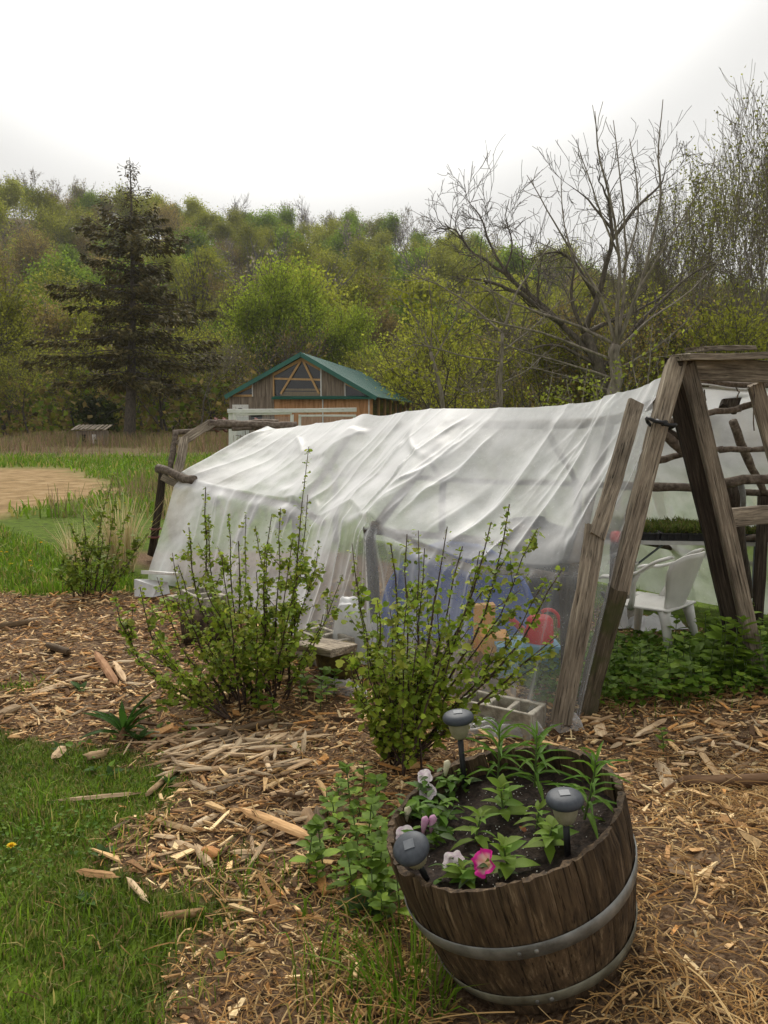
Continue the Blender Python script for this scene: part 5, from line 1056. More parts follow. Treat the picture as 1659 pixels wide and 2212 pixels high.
for i, (x0, y0, x1, y1, wd, th, lab, tint, kind) in enumerate([
    (522, 1765, 676, 1828, .045, .04, 'thick pale orange split stick on the mulch, its left end pointed', (1.3, 1.05, .8), 'split'),
    (545, 1805, 620, 1775, .022, .016, 'thin flat lath crossing the pale split stick', tan, 'split'), (320, 1775, 424, 1805, .03, .016, 'flat brown slat lying in the middle of the chips', (.85, .78, .65), 'split'),
    (130, 1738, 300, 1722, .02, .016, 'long thin pale slat near the lawn edge', pale, 'split'), (320, 1725, 420, 1640, .028, .024, 'grey brown crooked stick rising through the chip pile', (.75, .68, .6), 'round'),
    (380, 1660, 470, 1615, .03, .022, 'pale pointed split in the chip pile', pale, 'split'), (515, 1625, 575, 1635, .025, .02, 'bleached crooked root piece on the chip pile', (1.5, 1.5, 1.5), 'round'), (568, 1640, 585, 1680, .025, .022, 'bleached end of a crooked root piece', (1.5, 1.5, 1.5), 'round'),
    (590, 1670, 670, 1655, .04, .03, 'broad pale split under the bleached root', pale, 'split'), (310, 1640, 385, 1595, .035, .03, 'grey brown split leaning at the left of the chip pile', (.8, .7, .6), 'split'), (420, 1605, 490, 1578, .04, .03, 'dark grey split at the top of the chip pile', brn, 'split'), (470, 1600, 590, 1570, .045, .035, 'dark bark-covered stick along the top of the chip pile', drk, 'round'),
    (615, 1600, 645, 1640, .045, .035, 'chunky tan split standing near the right of the chip pile', tan, 'split'), (685, 1760, 695, 1835, .05, .045, 'black charred chunk standing beside the pale split stick', (.22, .2, .18), 'split'), (660, 1760, 675, 1800, .05, .035, 'brown knotty chunk beside the black charred one', brn, 'split'),
    (425, 1840, 455, 1885, .035, .025, 'pale broken chunk below the middle of the mulch', pale, 'split'), (440, 1845, 470, 1860, .05, .03, 'orange wood knot touching the pale broken chunk', org, 'round'), (365, 1830, 425, 1850, .03, .022, 'pale splinter left of the orange knot', pale, 'split'), (345, 1995, 430, 1985, .028, .026, 'short brown round stick near the bottom of the mulch', (.75, .6, .45), 'round'), (170, 1895, 250, 1905, .025, .02, 'brown split stick lying in the grass', (.8, .6, .42), 'split'), (275, 1910, 320, 1960, .02, .016, 'pale thin split at the lower lawn edge', pale, 'split'),
    (310, 1600, 385, 1580, .06, .03, 'orange rotten wood slab under the tall bush', org, 'split'), (205, 1420, 250, 1490, .06, .05, 'reddish chunky split at the left of the tall bush', (1, .7, .55), 'split'), (245, 1440, 270, 1480, .04, .03, 'white broken split beside the reddish chunk', (1.5, 1.45, 1.4), 'split'), (60, 1510, 200, 1465, .03, .025, 'long pale split on the left path', pale, 'split'), (0, 1555, 45, 1535, .05, .04, 'grey wood chunk at the left edge of the picture', (.9, .85, .8), 'split'), (80, 1495, 130, 1450, .025, .02, 'curved grey branch piece on the left path', (.8, .75, .7), 'round'), (105, 1405, 150, 1420, .06, .05, 'dark brown bark lump on the left path', drk, 'round'), (160, 1370, 195, 1385, .025, .012, 'white splinter on the far left path', (1.6, 1.55, 1.5), 'split'), (0, 1362, 65, 1352, .05, .04, 'dark branch at the left edge, far path', drk, 'round'), (115, 1650, 140, 1625, .04, .03, 'pale torn chunk at the lawn edge', pale, 'split'), (190, 1648, 230, 1640, .06, .035, 'pale rounded lump at the lawn edge', (1.3, 1.2, 1.05), 'round'),
    (1480, 1712, 1720, 1708, .075, .065, 'thick dark brown branch lying at the right edge', (.5, .38, .32), 'round'), (1420, 1650, 1445, 1715, .05, .02, 'flat tan chip standing out behind the barrel', tan, 'split'), (1290, 1570, 1300, 1600, .06, .025, 'pale rounded chip behind the barrel rim', pale, 'split'), (1225, 1625, 1290, 1660, .02, .012, 'thin splinter behind the barrel at the right', tan, 'split'), (1370, 1600, 1440, 1560, .03, .018, 'pale splinter at the edge of the nettles', pale, 'split'), (1500, 1555, 1580, 1575, .04, .016, 'flat brown slab below the nettles', (1, .8, .6), 'split'), (1505, 1620, 1560, 1700, .03, .014, 'grey flat splinter pointing to the thick branch', (.9, .8, .68), 'split'), (1320, 1690, 1365, 1680, .025, .014, 'pink tinged pale chip touching the barrel rim', (1.3, 1.1, 1), 'split'),
    (1460, 1900, 1545, 1858, .11, .015, 'flat dark board scrap half buried in straw at right', (.42, .37, .33), 'split')]):
    A, B2 = gp(x0, y0), gp(x1, y1)
    wood_piece(A, B2, wd, th, lab, tint, 300+i, kind, None, th*.45+.012)
r = np.random.default_rng(83)
for i in range(330):
    x, y = r.normal(500, 130), r.uniform(1570, 1860)
    if i < 110: x, y = r.normal(500, 95), r.normal(1640, 32)
    if i > 190: x, y = r.uniform(0, 330), r.uniform(1300, 1560)
    if i > 270: x, y = r.uniform(1240, 1659), r.uniform(1560, 1720)
    g = gp(x, y)
    if masks(g[0], g[1])[0] < .6 or not outside_barrel(g[0], g[1], .12): continue
    L = r.uniform(.06, .2)*(1.2 if i < 110 else .9); a = r.normal(.45, .5 if i < 110 else .8); d = np.array([math.cos(a), math.sin(a), r.normal()*.12])*L/2
    t = np.array([pale, tan, tan, brn, drk, (.9, .8, .7)][r.integers(6)])*r.uniform(.8, 1.15)
    wd = r.uniform(.01, .026)
    wood_piece(g-d, g+d, wd, wd*r.uniform(.4, .8), ['split wood piece among the chips in front of the tall bush', 'split wood piece on the path at left', 'split wood piece on the mulch right of the barrel'][(i > 190)+(i > 270)], tuple(t), 500+i, 'split', ['split wood in front of the bush', 'split wood on the left path', 'split wood right of the barrel'][(i > 190)+(i > 270)], r.uniform(.008, .03)+(.03*math.exp(-((y-1640)/40)**2) if i < 110 else 0))

# ------------------------------------------------------------------ shed with green roof
HD = 40.0
hx0, hx1 = P(492, 970, HD)[0], P(806, 970, HD)[0]; HW = hx1-hx0
house = empty('timber_shed', ((hx0+hx1)/2, HD, 0), 'weathered timber shed with green metal roof and glazed gable', 'shed')
house.rotation_euler = (0, 0, math.radians(-8))
EV, RG, LEN = 2.62, 4.55, 16.5
def hb(name, c, s, mat, R=None, par=house): return MB().box(c, s, R).build(name, MAT[mat], par, False, True)
hw = HW/2
rx = -hw+ (655-492)/(806-492)*HW       # ridge position
def roof_z(x): return EV+(RG-EV)*(1-abs(x-rx)/((rx+hw) if x < rx else (hw-rx)))
# walls: gable front built of panels set 3 mm apart
def panel(name, x0, x1, z0, z1a, z1b, y, mat, th=.06, par=house):
    v = np.array([[x0, y, z0], [x1, y, z0], [x1, y, z1b], [x0, y, z1a], [x0, y+th, z0], [x1, y+th, z0], [x1, y+th, z1b], [x0, y+th, z1a]])
    return link(name, mesh_np(name, v, np.array([[0, 1, 2, 3], [5, 4, 7, 6], [1, 0, 4, 5], [2, 1, 5, 6], [3, 2, 6, 7], [0, 3, 7, 4]])), MAT[mat], par, True)
def X(v): return -hw+(v-492)/(806-492)*HW
def Z(v, y=None): return EYE-(v-901)/FV*HD
W0, W1, xL, xR = X(592), X(696), X(545), X(748)
zb = Z(857)
nb = 9
for i in range(nb):
    a, b = -hw+(W0+hw)*i/nb, -hw+(W0+hw)*(i+1)/nb; panel('plank', a+.004, b-.004, 0, zb-.0, zb, 0+.004*(i % 2), 'plank_grey')
def planks_up(x0, x1, n):
    for i in range(n):
        a, b = x0+(x1-x0)*i/n, x0+(x1-x0)*(i+1)/n; panel('plank', a+.004, b-.004, zb+.003, roof_z(a)-.06, roof_z(b)-.06, .004*(i % 2), 'plank_grey')
planks_up(xL, W0, 5); planks_up(W1, xR, 5)
for i, (a, b) in enumerate(((W0, X(698)), (X(698)+.05, X(798)))): panel('plywood_panel', a+.01, b, 0, zb-.1, zb-.1, 0, 'plywood')
panel('plank', X(799.5), hw, 0, zb-.1, zb-.1, .0, 'plywood')
hb('trim', ((X(698)+.025), -.02, zb/2), (.05, .04, zb-.2), 'white_paint'); hb('trim', (X(799), -.02, zb/2), (.06, .05, zb-.2), 'white_paint')
hb('awning', ((W0+X(806))/2, -.14, zb-.06), (X(806)-W0+.1, .3, .09), 'roof', rot_axis((1, 0, 0), .25))
# dark interior behind the glazing + back walls
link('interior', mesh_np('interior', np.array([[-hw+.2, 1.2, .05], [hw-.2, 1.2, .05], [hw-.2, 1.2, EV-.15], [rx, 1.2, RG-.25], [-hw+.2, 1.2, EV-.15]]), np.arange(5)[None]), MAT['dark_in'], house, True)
hb('side_wall', (-hw+.04, LEN/2+.05, EV/2), (.08, LEN-.1, EV-.06), 'plank_grey'); hb('back_wall', (0, LEN-.05, EV/2), (HW-.2, .08, EV), 'plank_grey')
# right side wall: posts and windows
hb('side_wall', (hw-.05, LEN/2, .55), (.08, LEN-.12, 1.1), 'plywood')
for i in range(8):
    yy = .1+i*(LEN-.3)/7; hb('post', (hw-.04, yy, EV/2), (.1, .12, EV-.05), 'timber')
    if i < 7: 
        wn = hb('window', (hw-.07, yy+(LEN-.3)/14, 1.85), (.02, (LEN-.3)/7-.14, 1.35), 'glass')
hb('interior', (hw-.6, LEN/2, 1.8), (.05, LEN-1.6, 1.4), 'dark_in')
# gable glazing and truss
def gbeam(x0, z0, x1, z1, w=.1, y=-.03, mat='timber', name='truss', d=.06):
    L = math.hypot(x1-x0, z1-z0); a = math.atan2(z1-z0, x1-x0); return hb(name, ((x0+x1)/2, y, (z0+z1)/2), (L, d, w), mat, rot_axis((0, 1, 0), -a))
def tri_pane(pts, y=.03):
    v = np.array([[p[0], y, p[1]] for p in pts]); return link('gable_window', mesh_np('gable_window', v, np.arange(len(pts))[None]), MAT['glass'], house, True)
tri_pane([(W0, zb), (W1, zb), (W1, roof_z(W1)), (rx, RG), (W0, roof_z(W0))]); tri_pane([(-hw+.3, zb), (xL, zb), (xL, roof_z(xL)), ]); tri_pane([(xR, zb), (hw-.3, zb), (xR, roof_z(xR))])
gbeam(W0+.03, roof_z(W0)-.2, rx, RG-.22, .14); gbeam(rx, RG-.22, W1-.03, roof_z(W1)-.2, .14)
gbeam(rx-.05, RG-.3, W0+.35, zb+.12, .1, -.05); gbeam(rx+.05, RG-.3, W1-.1, zb+.12, .1, -.05); gbeam(W0+.03, Z(819), W1-.03, Z(822), .09, -.04)
gbeam(W0+.4, Z(842), W1-.05, Z(843), .1, .1); gbeam(W0+.3, Z(851), W1-.02, Z(852), .22, .1)
gbeam(W0, zb, W0, roof_z(W0)-.1, .07, -.035, 'timber', 'mullion'); gbeam(W1, zb, W1, roof_z(W1)-.1, .05, -.035, 'white_paint', 'mullion'); gbeam(xL, zb, xL, roof_z(xL)-.1, .04, -.035, 'white_paint', 'mullion'); gbeam(xR, zb, xR, roof_z(xR)-.1, .04, -.035, 'white_paint', 'mullion')
gbeam(-hw+.2, zb+.05, xL, zb+.05, .1); gbeam(-hw+.15, EV+.02, xL, roof_z(xL)-.18, .14); gbeam(xR, roof_z(xR)-.18, hw-.15, EV+.02, .14)
# roof: two metal slopes with standing ribs
for s in (0, 1):
    xe = -hw-.12 if s == 0 else hw+.25; ze = roof_z(-hw if s == 0 else hw)-(.07 if s == 0 else .14); n = np.array([[rx, -.3, RG+.03], [xe, -.3, ze], [xe, LEN+.3, ze], [rx, LEN+.3, RG+.03]]); up = np.array([0, 0, .05])
    v = np.concatenate([n, n+up]); rf = link('roof', mesh_np('roof', v, BOXF if s else BOXF), MAT['roof'], house, True)
    mb = MB()
    for k in range(26):
        y = -.25+k*(LEN+.5)/25; a = np.array([rx, y, RG+.085]); b = np.array([xe, y, ze+.055]); d = b-a; mb.box((a+b)/2, (np.linalg.norm(d), .03, .03), rot_axis((0, 1, 0), math.atan2(-d[2], d[0])))
    o = mb.build('roof_ribs', MAT['roof'], rf, False, True); o['kind'] = 'stuff'
    gbeam(rx, RG-.03, xe, ze-.04, .2, -.32, 'roof', 'fascia', .04)
# white door with arched light, small window
dr = panel('door', X(499), X(535), .02, Z(874), Z(874), -.05, 'white_paint', .05)
cxd, czd = X(517), Z(889); a = np.linspace(0, math.pi, 13); v = np.concatenate([[[cxd, -.062, czd]], np.c_[cxd+.2*np.cos(a), np.full(13, -.062), czd+.17*np.sin(a)]])
link('door_light', mesh_np('door_light', v, np.array([[0, i, i+1] for i in range(1, 13)])), MAT['dark_in'], dr, True)
MB().tube(np.c_[cxd+.23*np.cos(a), np.full(13, -.06), czd+.2*np.sin(a)], .03, 6).build('door_arch', MAT['white_paint'], dr, True, True)
hb('small_window', (X(552), -.02, Z(901)), (X(565)-X(540), .04, .32), 'dark_in'); hb('sill', (X(552), -.04, Z(908)), (X(566)-X(539), .08, .05), 'white_paint')
# ------------------------------------------------------------------ white painted frame of old windows
wf = empty('white_window_frame', (P(635, 950, 30)[0], 30, 0), 'row of old white painted window frames standing before the shed', 'window frame')
def wfb(name, x0, y0, x1, y1, w, d=.08, Y=30): return beam(name, P(x0, y0, Y), P(x1, y1, Y), w, d, MAT['white_paint'], wf)
wfb('post', 498, 985, 498, 884, .16); wfb('post', 508, 980, 508, 893, .08, .06, 29.95)
beam('top_rail', P(492, 888, 29.9), P(770, 885, 29.9), .1, .15, MAT['white_paint'], wf, hint=(0, 0, 1))
beam('top_rail', P(512, 896, 29.93), P(630, 893, 29.93), .08, .07, MAT['white_paint'], wf, hint=(0, 0, 1))
for x, w_ in ((631, .12), (648, .1), (766, .12)): wfb('post', x, 985, x, 896, w_, .08, 29.95)
beam('top_rail', P(645, 898, 29.9), P(768, 898, 29.9), .07, .07, MAT['white_paint'], wf, hint=(0, 0, 1))
for a, b in ((513, 627), (652, 762)):
    q0, q1 = P(a, 985, 29.98), P(b, 900, 29.98); q0[2] = .1
    link('pane', mesh_np('pane', np.array([[q0[0], q0[1], q0[2]], [q1[0], q0[1], q0[2]], [q1[0], q0[1], q1[2]], [q0[0], q0[1], q1[2]]]), np.array([[0, 1, 2, 3]])), MAT['glass'], wf)
for i, (x0, y0, x1, y1) in enumerate(((510, 940, 560, 945), (515, 955, 555, 950), (530, 930, 532, 965), (545, 935, 540, 960))):
    MB().tube(pole_pts(P(x0, y0, 29.7), P(x1, y1, 29.7), 6, .03, i), .014, 5).build('wire', MAT['branch'], wf)
# ------------------------------------------------------------------ small slatted hutch far left
q = P(200, 945, 46); ht = empty('slatted_hutch', (q[0], 46, 0), 'small grey slatted hutch in the dry field by the spruce trunk', 'hutch')
MB().box((q[0], 46, .42), (1.5, .9, .75)).build('body', MAT['plank_grey'], ht)
for i in range(9): beam('slat', (q[0]-.85+i*.22, 45.3, .86+.02*(i % 2)), (q[0]-1.0+i*.22+.1, 46.6, 1.12), .15, .03, MAT['board'], ht, hint=(0, 0, 1))
MB().box((q[0]+.25, 45.54, .35), (.2, .03, .5)).build('door', MAT['white_paint'], ht); MB().box((q[0]-.3, 45.54, .35), (.2, .03, .5)).build('door', MAT['dark_in'], ht)

# ------------------------------------------------------------------ trees
def grow(r, p, d, L, rad, lvl, mx, out, tips, up=.08, spread=.75, nb=(3, 6), wig=.12, lr=.62, seg=5, t0=.3, endf=.45):
    pts = [np.array(p, float)]; d = nrm(d)
    for i in range(seg): d = nrm(d+r.normal(size=3)*wig+np.array([0, 0, up])); pts.append(pts[-1]+d*L/seg)
    pts = np.array(pts); rd = np.linspace(rad, rad*endf, seg+1); out.append((pts, rd, lvl))
    if lvl >= mx: tips.append(pts); return
    n = int(r.integers(*nb))
    for k in range(n):
        t = t0+(1-t0)*(k+r.random())/n; i = min(int(t*seg), seg-1); f = t*seg-i; b = pts[i]*(1-f)+pts[i+1]*f; dd = nrm(pts[i+1]-pts[i]); a = r.normal(size=3); a = nrm(a-dd*np.dot(a, dd))
        grow(r, b, dd+a*spread*r.uniform(.6, 1.3), L*lr*r.uniform(.75, 1.2)*(1.15-.5*t*(lvl == 0)), max(rd[i]*.55, .004), lvl+1, mx, out, tips, up, spread, nb, wig, lr, max(3, seg-1), .25, endf)
    if lvl > 0: tips.append(pts[-3:])
def branches_mb(out, sides=(7, 5, 4, 3, 3)):
    mb = MB()
    for pts, rd, lv in out: mb.tube(pts, rd, sides[min(lv, 4)], lv == 0)
    return mb
CARD_V = np.array([[-.5, -.35, 0], [.45, -.4, .12], [.5, .4, -.05], [-.4, .45, .1]]); CARD_F = np.array([[0, 1, 2], [0, 2, 3]])
def foliage(r, tips, per, jit, size, pal, v=.18, aspect=(1, 1, 1)):
    k = r.integers(0, len(tips), per); t = r.random(per); L = []
    for a, b in zip(k, t): p = tips[a]; x = b*(len(p)-1); i = min(int(x), len(p)-2); L.append(p[i]*(1-x+i)+p[i+1]*(x-i))
    L = np.array(L)+r.normal(size=(per, 3))*jit; n = per; c = palette(pal, n, r, v)
    return scatter(CARD_V*np.array(aspect), CARD_F, euler_mats(r.normal(size=n)*.8, r.normal(size=n)*.8, r.uniform(0, 6.28, n)), L, r.uniform(size*.5, size*1.3, (n, 1)), c)
def proto_tree(name, seed, H, pal, leaves, size, trunk_f=.42, spread=.75, up=.1, nb=(4, 7), mx=3, bark='bark_grey', rad=.16, twig_min=.03, jit=.25, wig=.12, lr=.6):
    r = np.random.default_rng(seed); out = []; tips = []
    grow(r, (0, 0, -.3), (r.normal()*.03, r.normal()*.03, 1), H*.72, rad, 0, mx, out, tips, up, spread, nb, wig, lr, 7, trunk_f, .3)
    out = [(p, np.maximum(q, twig_min), l) for p, q, l in out]
    tm = branches_mb(out).me(name+'_trunk', True); tm.materials.append(MAT[bark]); cm = None
    if leaves: v, f, c = foliage(r, tips, leaves, jit, size, pal); cm = mesh_np(name+'_crown', v, f, c); cm.materials.append(MAT['hill_leaf'])
    return tm, cm
def plant_tree(name, pr, loc, s, rz, label, grp, sz=None):
    e = empty(name, loc, label, 'tree', grp); e.rotation_euler = (0, 0, rz); e.scale = (s, s, sz or s)
    for nm, me in (('trunk', pr[0]), ('crown', pr[1])):
        if me is not None: o = bpy.data.objects.new(nm, me); COL.objects.link(o); o.parent = e
    return e
C_olive = np.array([(.245, .26, .036), (.285, .295, .045), (.205, .225, .032)]); C_yel = np.array([(.29, .31, .036), (.335, .35, .046), (.25, .275, .031)]); C_grn = np.array([(.19, .29, .03), (.24, .33, .036), (.155, .24, .026)]); C_brn = np.array([(.3, .235, .075), (.34, .27, .095), (.25, .195, .065)]); C_bud = np.array([(.28, .25, .17), (.32, .28, .2), (.25, .22, .14)]); C_dk = np.array([(.09, .12, .03), (.11, .14, .035)])
kinds = [('pale yellow-green leafing tree on the wooded hillside', [proto_tree('a', 101, 13, C_yel, 9000, .27, .3, jit=.85), proto_tree('a2', 102, 12, C_yel, 9000, .27, .15, jit=.85)]),
         ('olive green budding tree on the wooded hillside', [proto_tree('b', 103, 14, C_olive, 8500, .25, .3, jit=.85), proto_tree('b2', 104, 12, C_olive, 8500, .25, .15, jit=.85)]),
         ('fresh green round-crowned tree on the wooded hillside', [proto_tree('c', 105, 13, C_grn, 10000, .28, .25, jit=.9), proto_tree('c2', 106, 11, C_grn, 10000, .28, .15, jit=.9)]),
         ('brownish tree just breaking bud on the wooded hillside', [proto_tree('d', 107, 13, C_brn, 6000, .21, .3, jit=.8), proto_tree('d2', 108, 12, C_brn, 6000, .21, .15, jit=.8)]),
         ('bare grey tree on the wooded hillside', [proto_tree('e', 109, 15, C_bud, 350, .3, .4, .8, .14, (4, 7), 3, 'bark_grey', .15, .035), proto_tree('e2', 110, 14, C_bud, 250, .3, .35, .85, .12, (4, 7), 3, 'bark_grey', .14, .035)])]
r = np.random.default_rng(120); cnt = 0
def hill_tree(x, y, pk, smin=.8, smax=1.2):
    k = int(r.choice(5, p=pk)); lab, prs = kinds[k]; pr = prs[int(r.integers(2))]; s = r.uniform(smin, smax)
    plant_tree('hillside_tree', pr, (x, y, float(hgt(x, y))-.2), s, r.uniform(0, 6.28), lab, lab.split(' tree')[0]+' trees of the hillside')
# crest row, then the slope in jittered rows
for i in range(135):
    X_ = -150+i*2.15+r.normal()*1.2; y = r.uniform(236, 258); a = X_/y*FV+CXV
    bare = .75 if (590 < a < 720 or 60 < a < 230 or 820 < a < 950) else .2
    hill_tree(X_, y, [.2*(1-bare), .25*(1-bare), .35*(1-bare), .2*(1-bare), bare], .6, .95)
for row, (y, stp) in enumerate([(226, 8.5), (208, 8.5), (190, 8.5), (172, 8.0), (155, 7.6), (139, 7.2), (124, 6.8), (110, 6.4), (98, 6.2)]):
    wd_ = y*.56
    for x in np.arange(-wd_, wd_, stp): hill_tree(x+r.normal()*1.6, y+r.normal()*3.5, [.22, .3, .27, .14, .07], .75, 1.15)
# hill undergrowth: one mass of twigs and leaves between the trunks
n = 110000; y = r.uniform(62, 262, n)**1.0; x = r.uniform(-.6, .6, n)*y; c = palette(np.concatenate([C_olive, C_brn, C_brn*.8, C_grn*.8]), n, r, .22)
v, f, cc = scatter(CARD_V, CARD_F, euler_mats(r.normal(size=n)*.8, r.normal(size=n)*.8, r.uniform(0, 6.28, n)), np.c_[x, y, hgt(x, y)+r.random(n)**1.3*5.0], r.uniform(.2, .55, (n, 1)), c)
tag(link('hill_undergrowth', mesh_np('hill_undergrowth', v, f, cc), MAT['hill_leaf']), 'olive and brown undergrowth between the trees of the hillside', 'undergrowth', kind='stuff')
# dry brush field: twigs and stalks
def twig_field(n, x0, x1, y0, y1, h, wd, seed, pal, dens=None):
    r = np.random.default_rng(seed); y = r.uniform(y0, y1, n); x = r.uniform(x0, x1, n)
    if dens is not None: k = r.random(n) < dens(x, y); x, y = x[k], y[k]
    n = len(x); hh = h*r.uniform(.3, 1, n); a = r.uniform(0, 6.28, n); le = np.abs(r.normal(size=n))*.35*hh; z = hgt(x, y); sa = r.uniform(0, 6.28, n); sx, sy = np.cos(sa)*wd, np.sin(sa)*wd; dx, dy = np.cos(a)*le, np.sin(a)*le
    v = np.stack([np.stack([x-sx, y-sy, z], -1), np.stack([x+sx, y+sy, z], -1), np.stack([x+sx*.5+dx, y+sy*.5+dy, z+hh], -1), np.stack([x-sx*.5+dx, y-sy*.5+dy, z+hh], -1)], 1)
    return scatter(v, np.array([[0, 1, 2, 3]]), np.repeat(np.eye(3)[None], n, 0), np.zeros((n, 3)), None, palette(pal, n, r))
brushp = np.array([(.25, .165, .105), (.32, .22, .14), (.19, .12, .085), (.2, .18, .065), (.15, .19, .045)])
mb = MB(); mb.add(*twig_field(26000, -24, 6, 30, 60, .75, .014, 131, brushp, lambda x, y: smooth(33, 38, y)*smooth(.3, .6, fbm(x*.25, y*.25))))
mb.add(*twig_field(2600, -5.2, -3.2, 12.5, 21, .55, .007, 133, brushp, lambda x, y: smooth(.42, .6, fbm(x*.7, y*.7))))
tag(mb.build('dry_brush', MAT['grass']), 'brown dry brush and stalks in the field before the trees', 'brush', kind='stuff')
# ------------------------------------------------------------------ understory trees
thick = [proto_tree('t%d' % i, 140+i, 6.5, [C_olive*1.15, C_yel, C_brn, C_bud*.8][i], [3000, 2800, 1400, 250][i], .11, .18, .85, .12, (4, 8), 3, ['bark', 'bark', 'bark_grey', 'bark_pale'][i], .09, .012, .18, .15, .62) for i in range(4)]
r = np.random.default_rng(150)
tlab = ['olive leafing thicket tree behind the greenhouse', 'yellow-green thicket tree behind the greenhouse', 'brown twiggy thicket tree behind the greenhouse', 'bare pale thicket tree behind the greenhouse']
spots = [(760+r.normal()*10+i*27, r.uniform(62, 80) if i < 6 else r.uniform(38, 62)) for i in range(34)]+[(r.uniform(960, 1700), r.uniform(26, 40)) for i in range(26)]
for x, Y in spots:
    k = int(r.choice(4, p=[.4, .22, .22, .16])); q = P(x, 900, Y); plant_tree('thicket_tree', thick[k], (q[0], Y, 0), r.uniform(.75, 1.2)*(1 if Y > 36 else .75), r.uniform(0, 6.28), tlab[k], tlab[k].split(' thicket')[0]+' trees of the thicket')
llab = ['olive leafing tree at the left end of the field', 'yellow-green leafing tree at the left end of the field', 'brown twiggy tree at the left end of the field', 'bare pale tree at the left end of the field']
for i in range(34):
    x = r.uniform(-120, 640); Y = r.uniform(62, 92); k = int(r.choice(4, p=[.35, .3, .25, .1])); q = P(x, 900, Y); plant_tree('field_edge_tree', thick[k], (q[0], Y, 0), r.uniform(.9, 1.5), r.uniform(0, 6.28), llab[k], llab[k].split(' tree')[0]+' trees of the field edge')
big = proto_tree('big_left', 160, 15, C_yel*.85, 13000, .2, .15, .85, .1, (5, 8), 3, 'bark', .2, .03, .35)
for x, Y, s, lab in ((10, 70, .95, 'broad yellow-green tree at the left edge, left of the spruce'), (75, 84, .7, 'yellow-green tree peeking out between the spruce and the left edge')):
    q = P(x, 900, Y); plant_tree('leafing_tree', big, (q[0], Y, 0), s, 1.3, lab, None)
will = proto_tree('willow', 161, 11.5, np.array([(.31, .4, .04), (.36, .44, .05), (.26, .34, .035)]), 24000, .15, .12, .8, .16, (6, 9), 3, 'bark', .22, .022, .35, .1, .62)
for x, Y, s, sz, lab in ((560, 74, .95, 1.0, 'bright green willow directly behind the shed, left crown'), (655, 78, 1.05, 1.12, 'bright green willow rising highest behind the shed roof'), (740, 76, .8, .82, 'bright green willow at the right behind the shed'), (470, 80, .7, .65, 'low bright green willow between the spruce and the shed')):
    q = P(x, 900, Y); plant_tree('willow_tree', will, (q[0], Y, 0), s, x*.1, lab, None, sz)
slim = proto_tree('slim', 162, 17, C_olive*1.1, 700, .3, .5, .6, .2, (4, 7), 3, 'bark', .15, .03, .25)
for x, Y, s, lab in ((433, 88, .95, 'slim half-bare tree right of the spruce'), (492, 92, .9, 'forked half-bare tree above the left willow')):
    q = P(x, 900, Y); plant_tree('half_bare_tree', slim, (q[0], Y, 0), s, x, lab, None)
tall = [proto_tree('tall%d' % i, 165+i, 12.5, np.array([(.24, .26, .06), (.29, .3, .09), (.2, .21, .05)]), [1500, 2200, 700][i], [.09, .09, .06][i], .3, .45, .3, (5, 8), 3, 'bark_pale', .085, .009, .22, .1, .55) for i in range(3)]
r = np.random.default_rng(170)
for i, (x, Y, s, k, lab) in enumerate([(1440, 44, .95, 0, 'slender sparsely leafed tree right of the bare walnut'), (1480, 40, 1.05, 1, 'slender tree with fine new leaves, second right of the bare walnut'), (1530, 42, 1.0, 0, 'slender upright tree above the portal header'), (1570, 38, .95, 1, 'leafier slender tree above the right end of the header'), (1610, 36, 1.05, 0, 'tall slender tree near the right edge'), (1690, 30, 1.0, 2, 'tallest half-bare tree at the right edge of the picture'), (1640, 44, 1.1, 1, 'leafy slender tree behind the tallest one at right'), (1400, 50, .9, 1, 'slender tree just behind the bare walnut crown'), (1720, 34, 1.2, 1, 'slender tree beyond the right edge'), (1500, 56, 1.0, 1, 'far slender tree filling the gap behind the header')]):
    q = P(x, 900, Y); plant_tree('slender_tree', tall[k], (q[0], Y, 0), s, r.uniform(0, 6), lab, 'slender trees at right')
fine = [proto_tree('fine%d' % i, 175+i, 13, C_yel, [350, 900][i], .07, .22, .6, .16, (4, 7), 4, 'bark_pale', .12, .0085, .2, .14, .58) for i in range(2)]
for x, Y, s, k, lab in [(1165, 47, .62, 0, 'fine-twigged bare tree rising over the hill left of the walnut'), (1250, 52, .75, 1, 'fine-twigged budding tree behind the old dark tree'), (1400, 46, .85, 0, 'fine-twigged bare tree between the walnut and the slender trees'), (1475, 43, .95, 1, 'tall fine-twigged budding tree above the header'), (1560, 41, 1.05, 0, 'tall fine-twigged bare tree among the slender trees at right'), (1690, 32, .95, 0, 'tallest fine-twigged bare tree leaning in from the right edge')]:
    q = P(x, 900, Y); plant_tree('bare_tree', fine[k], (q[0], Y, 0), s, x*.37, lab, 'fine-twigged trees at right')
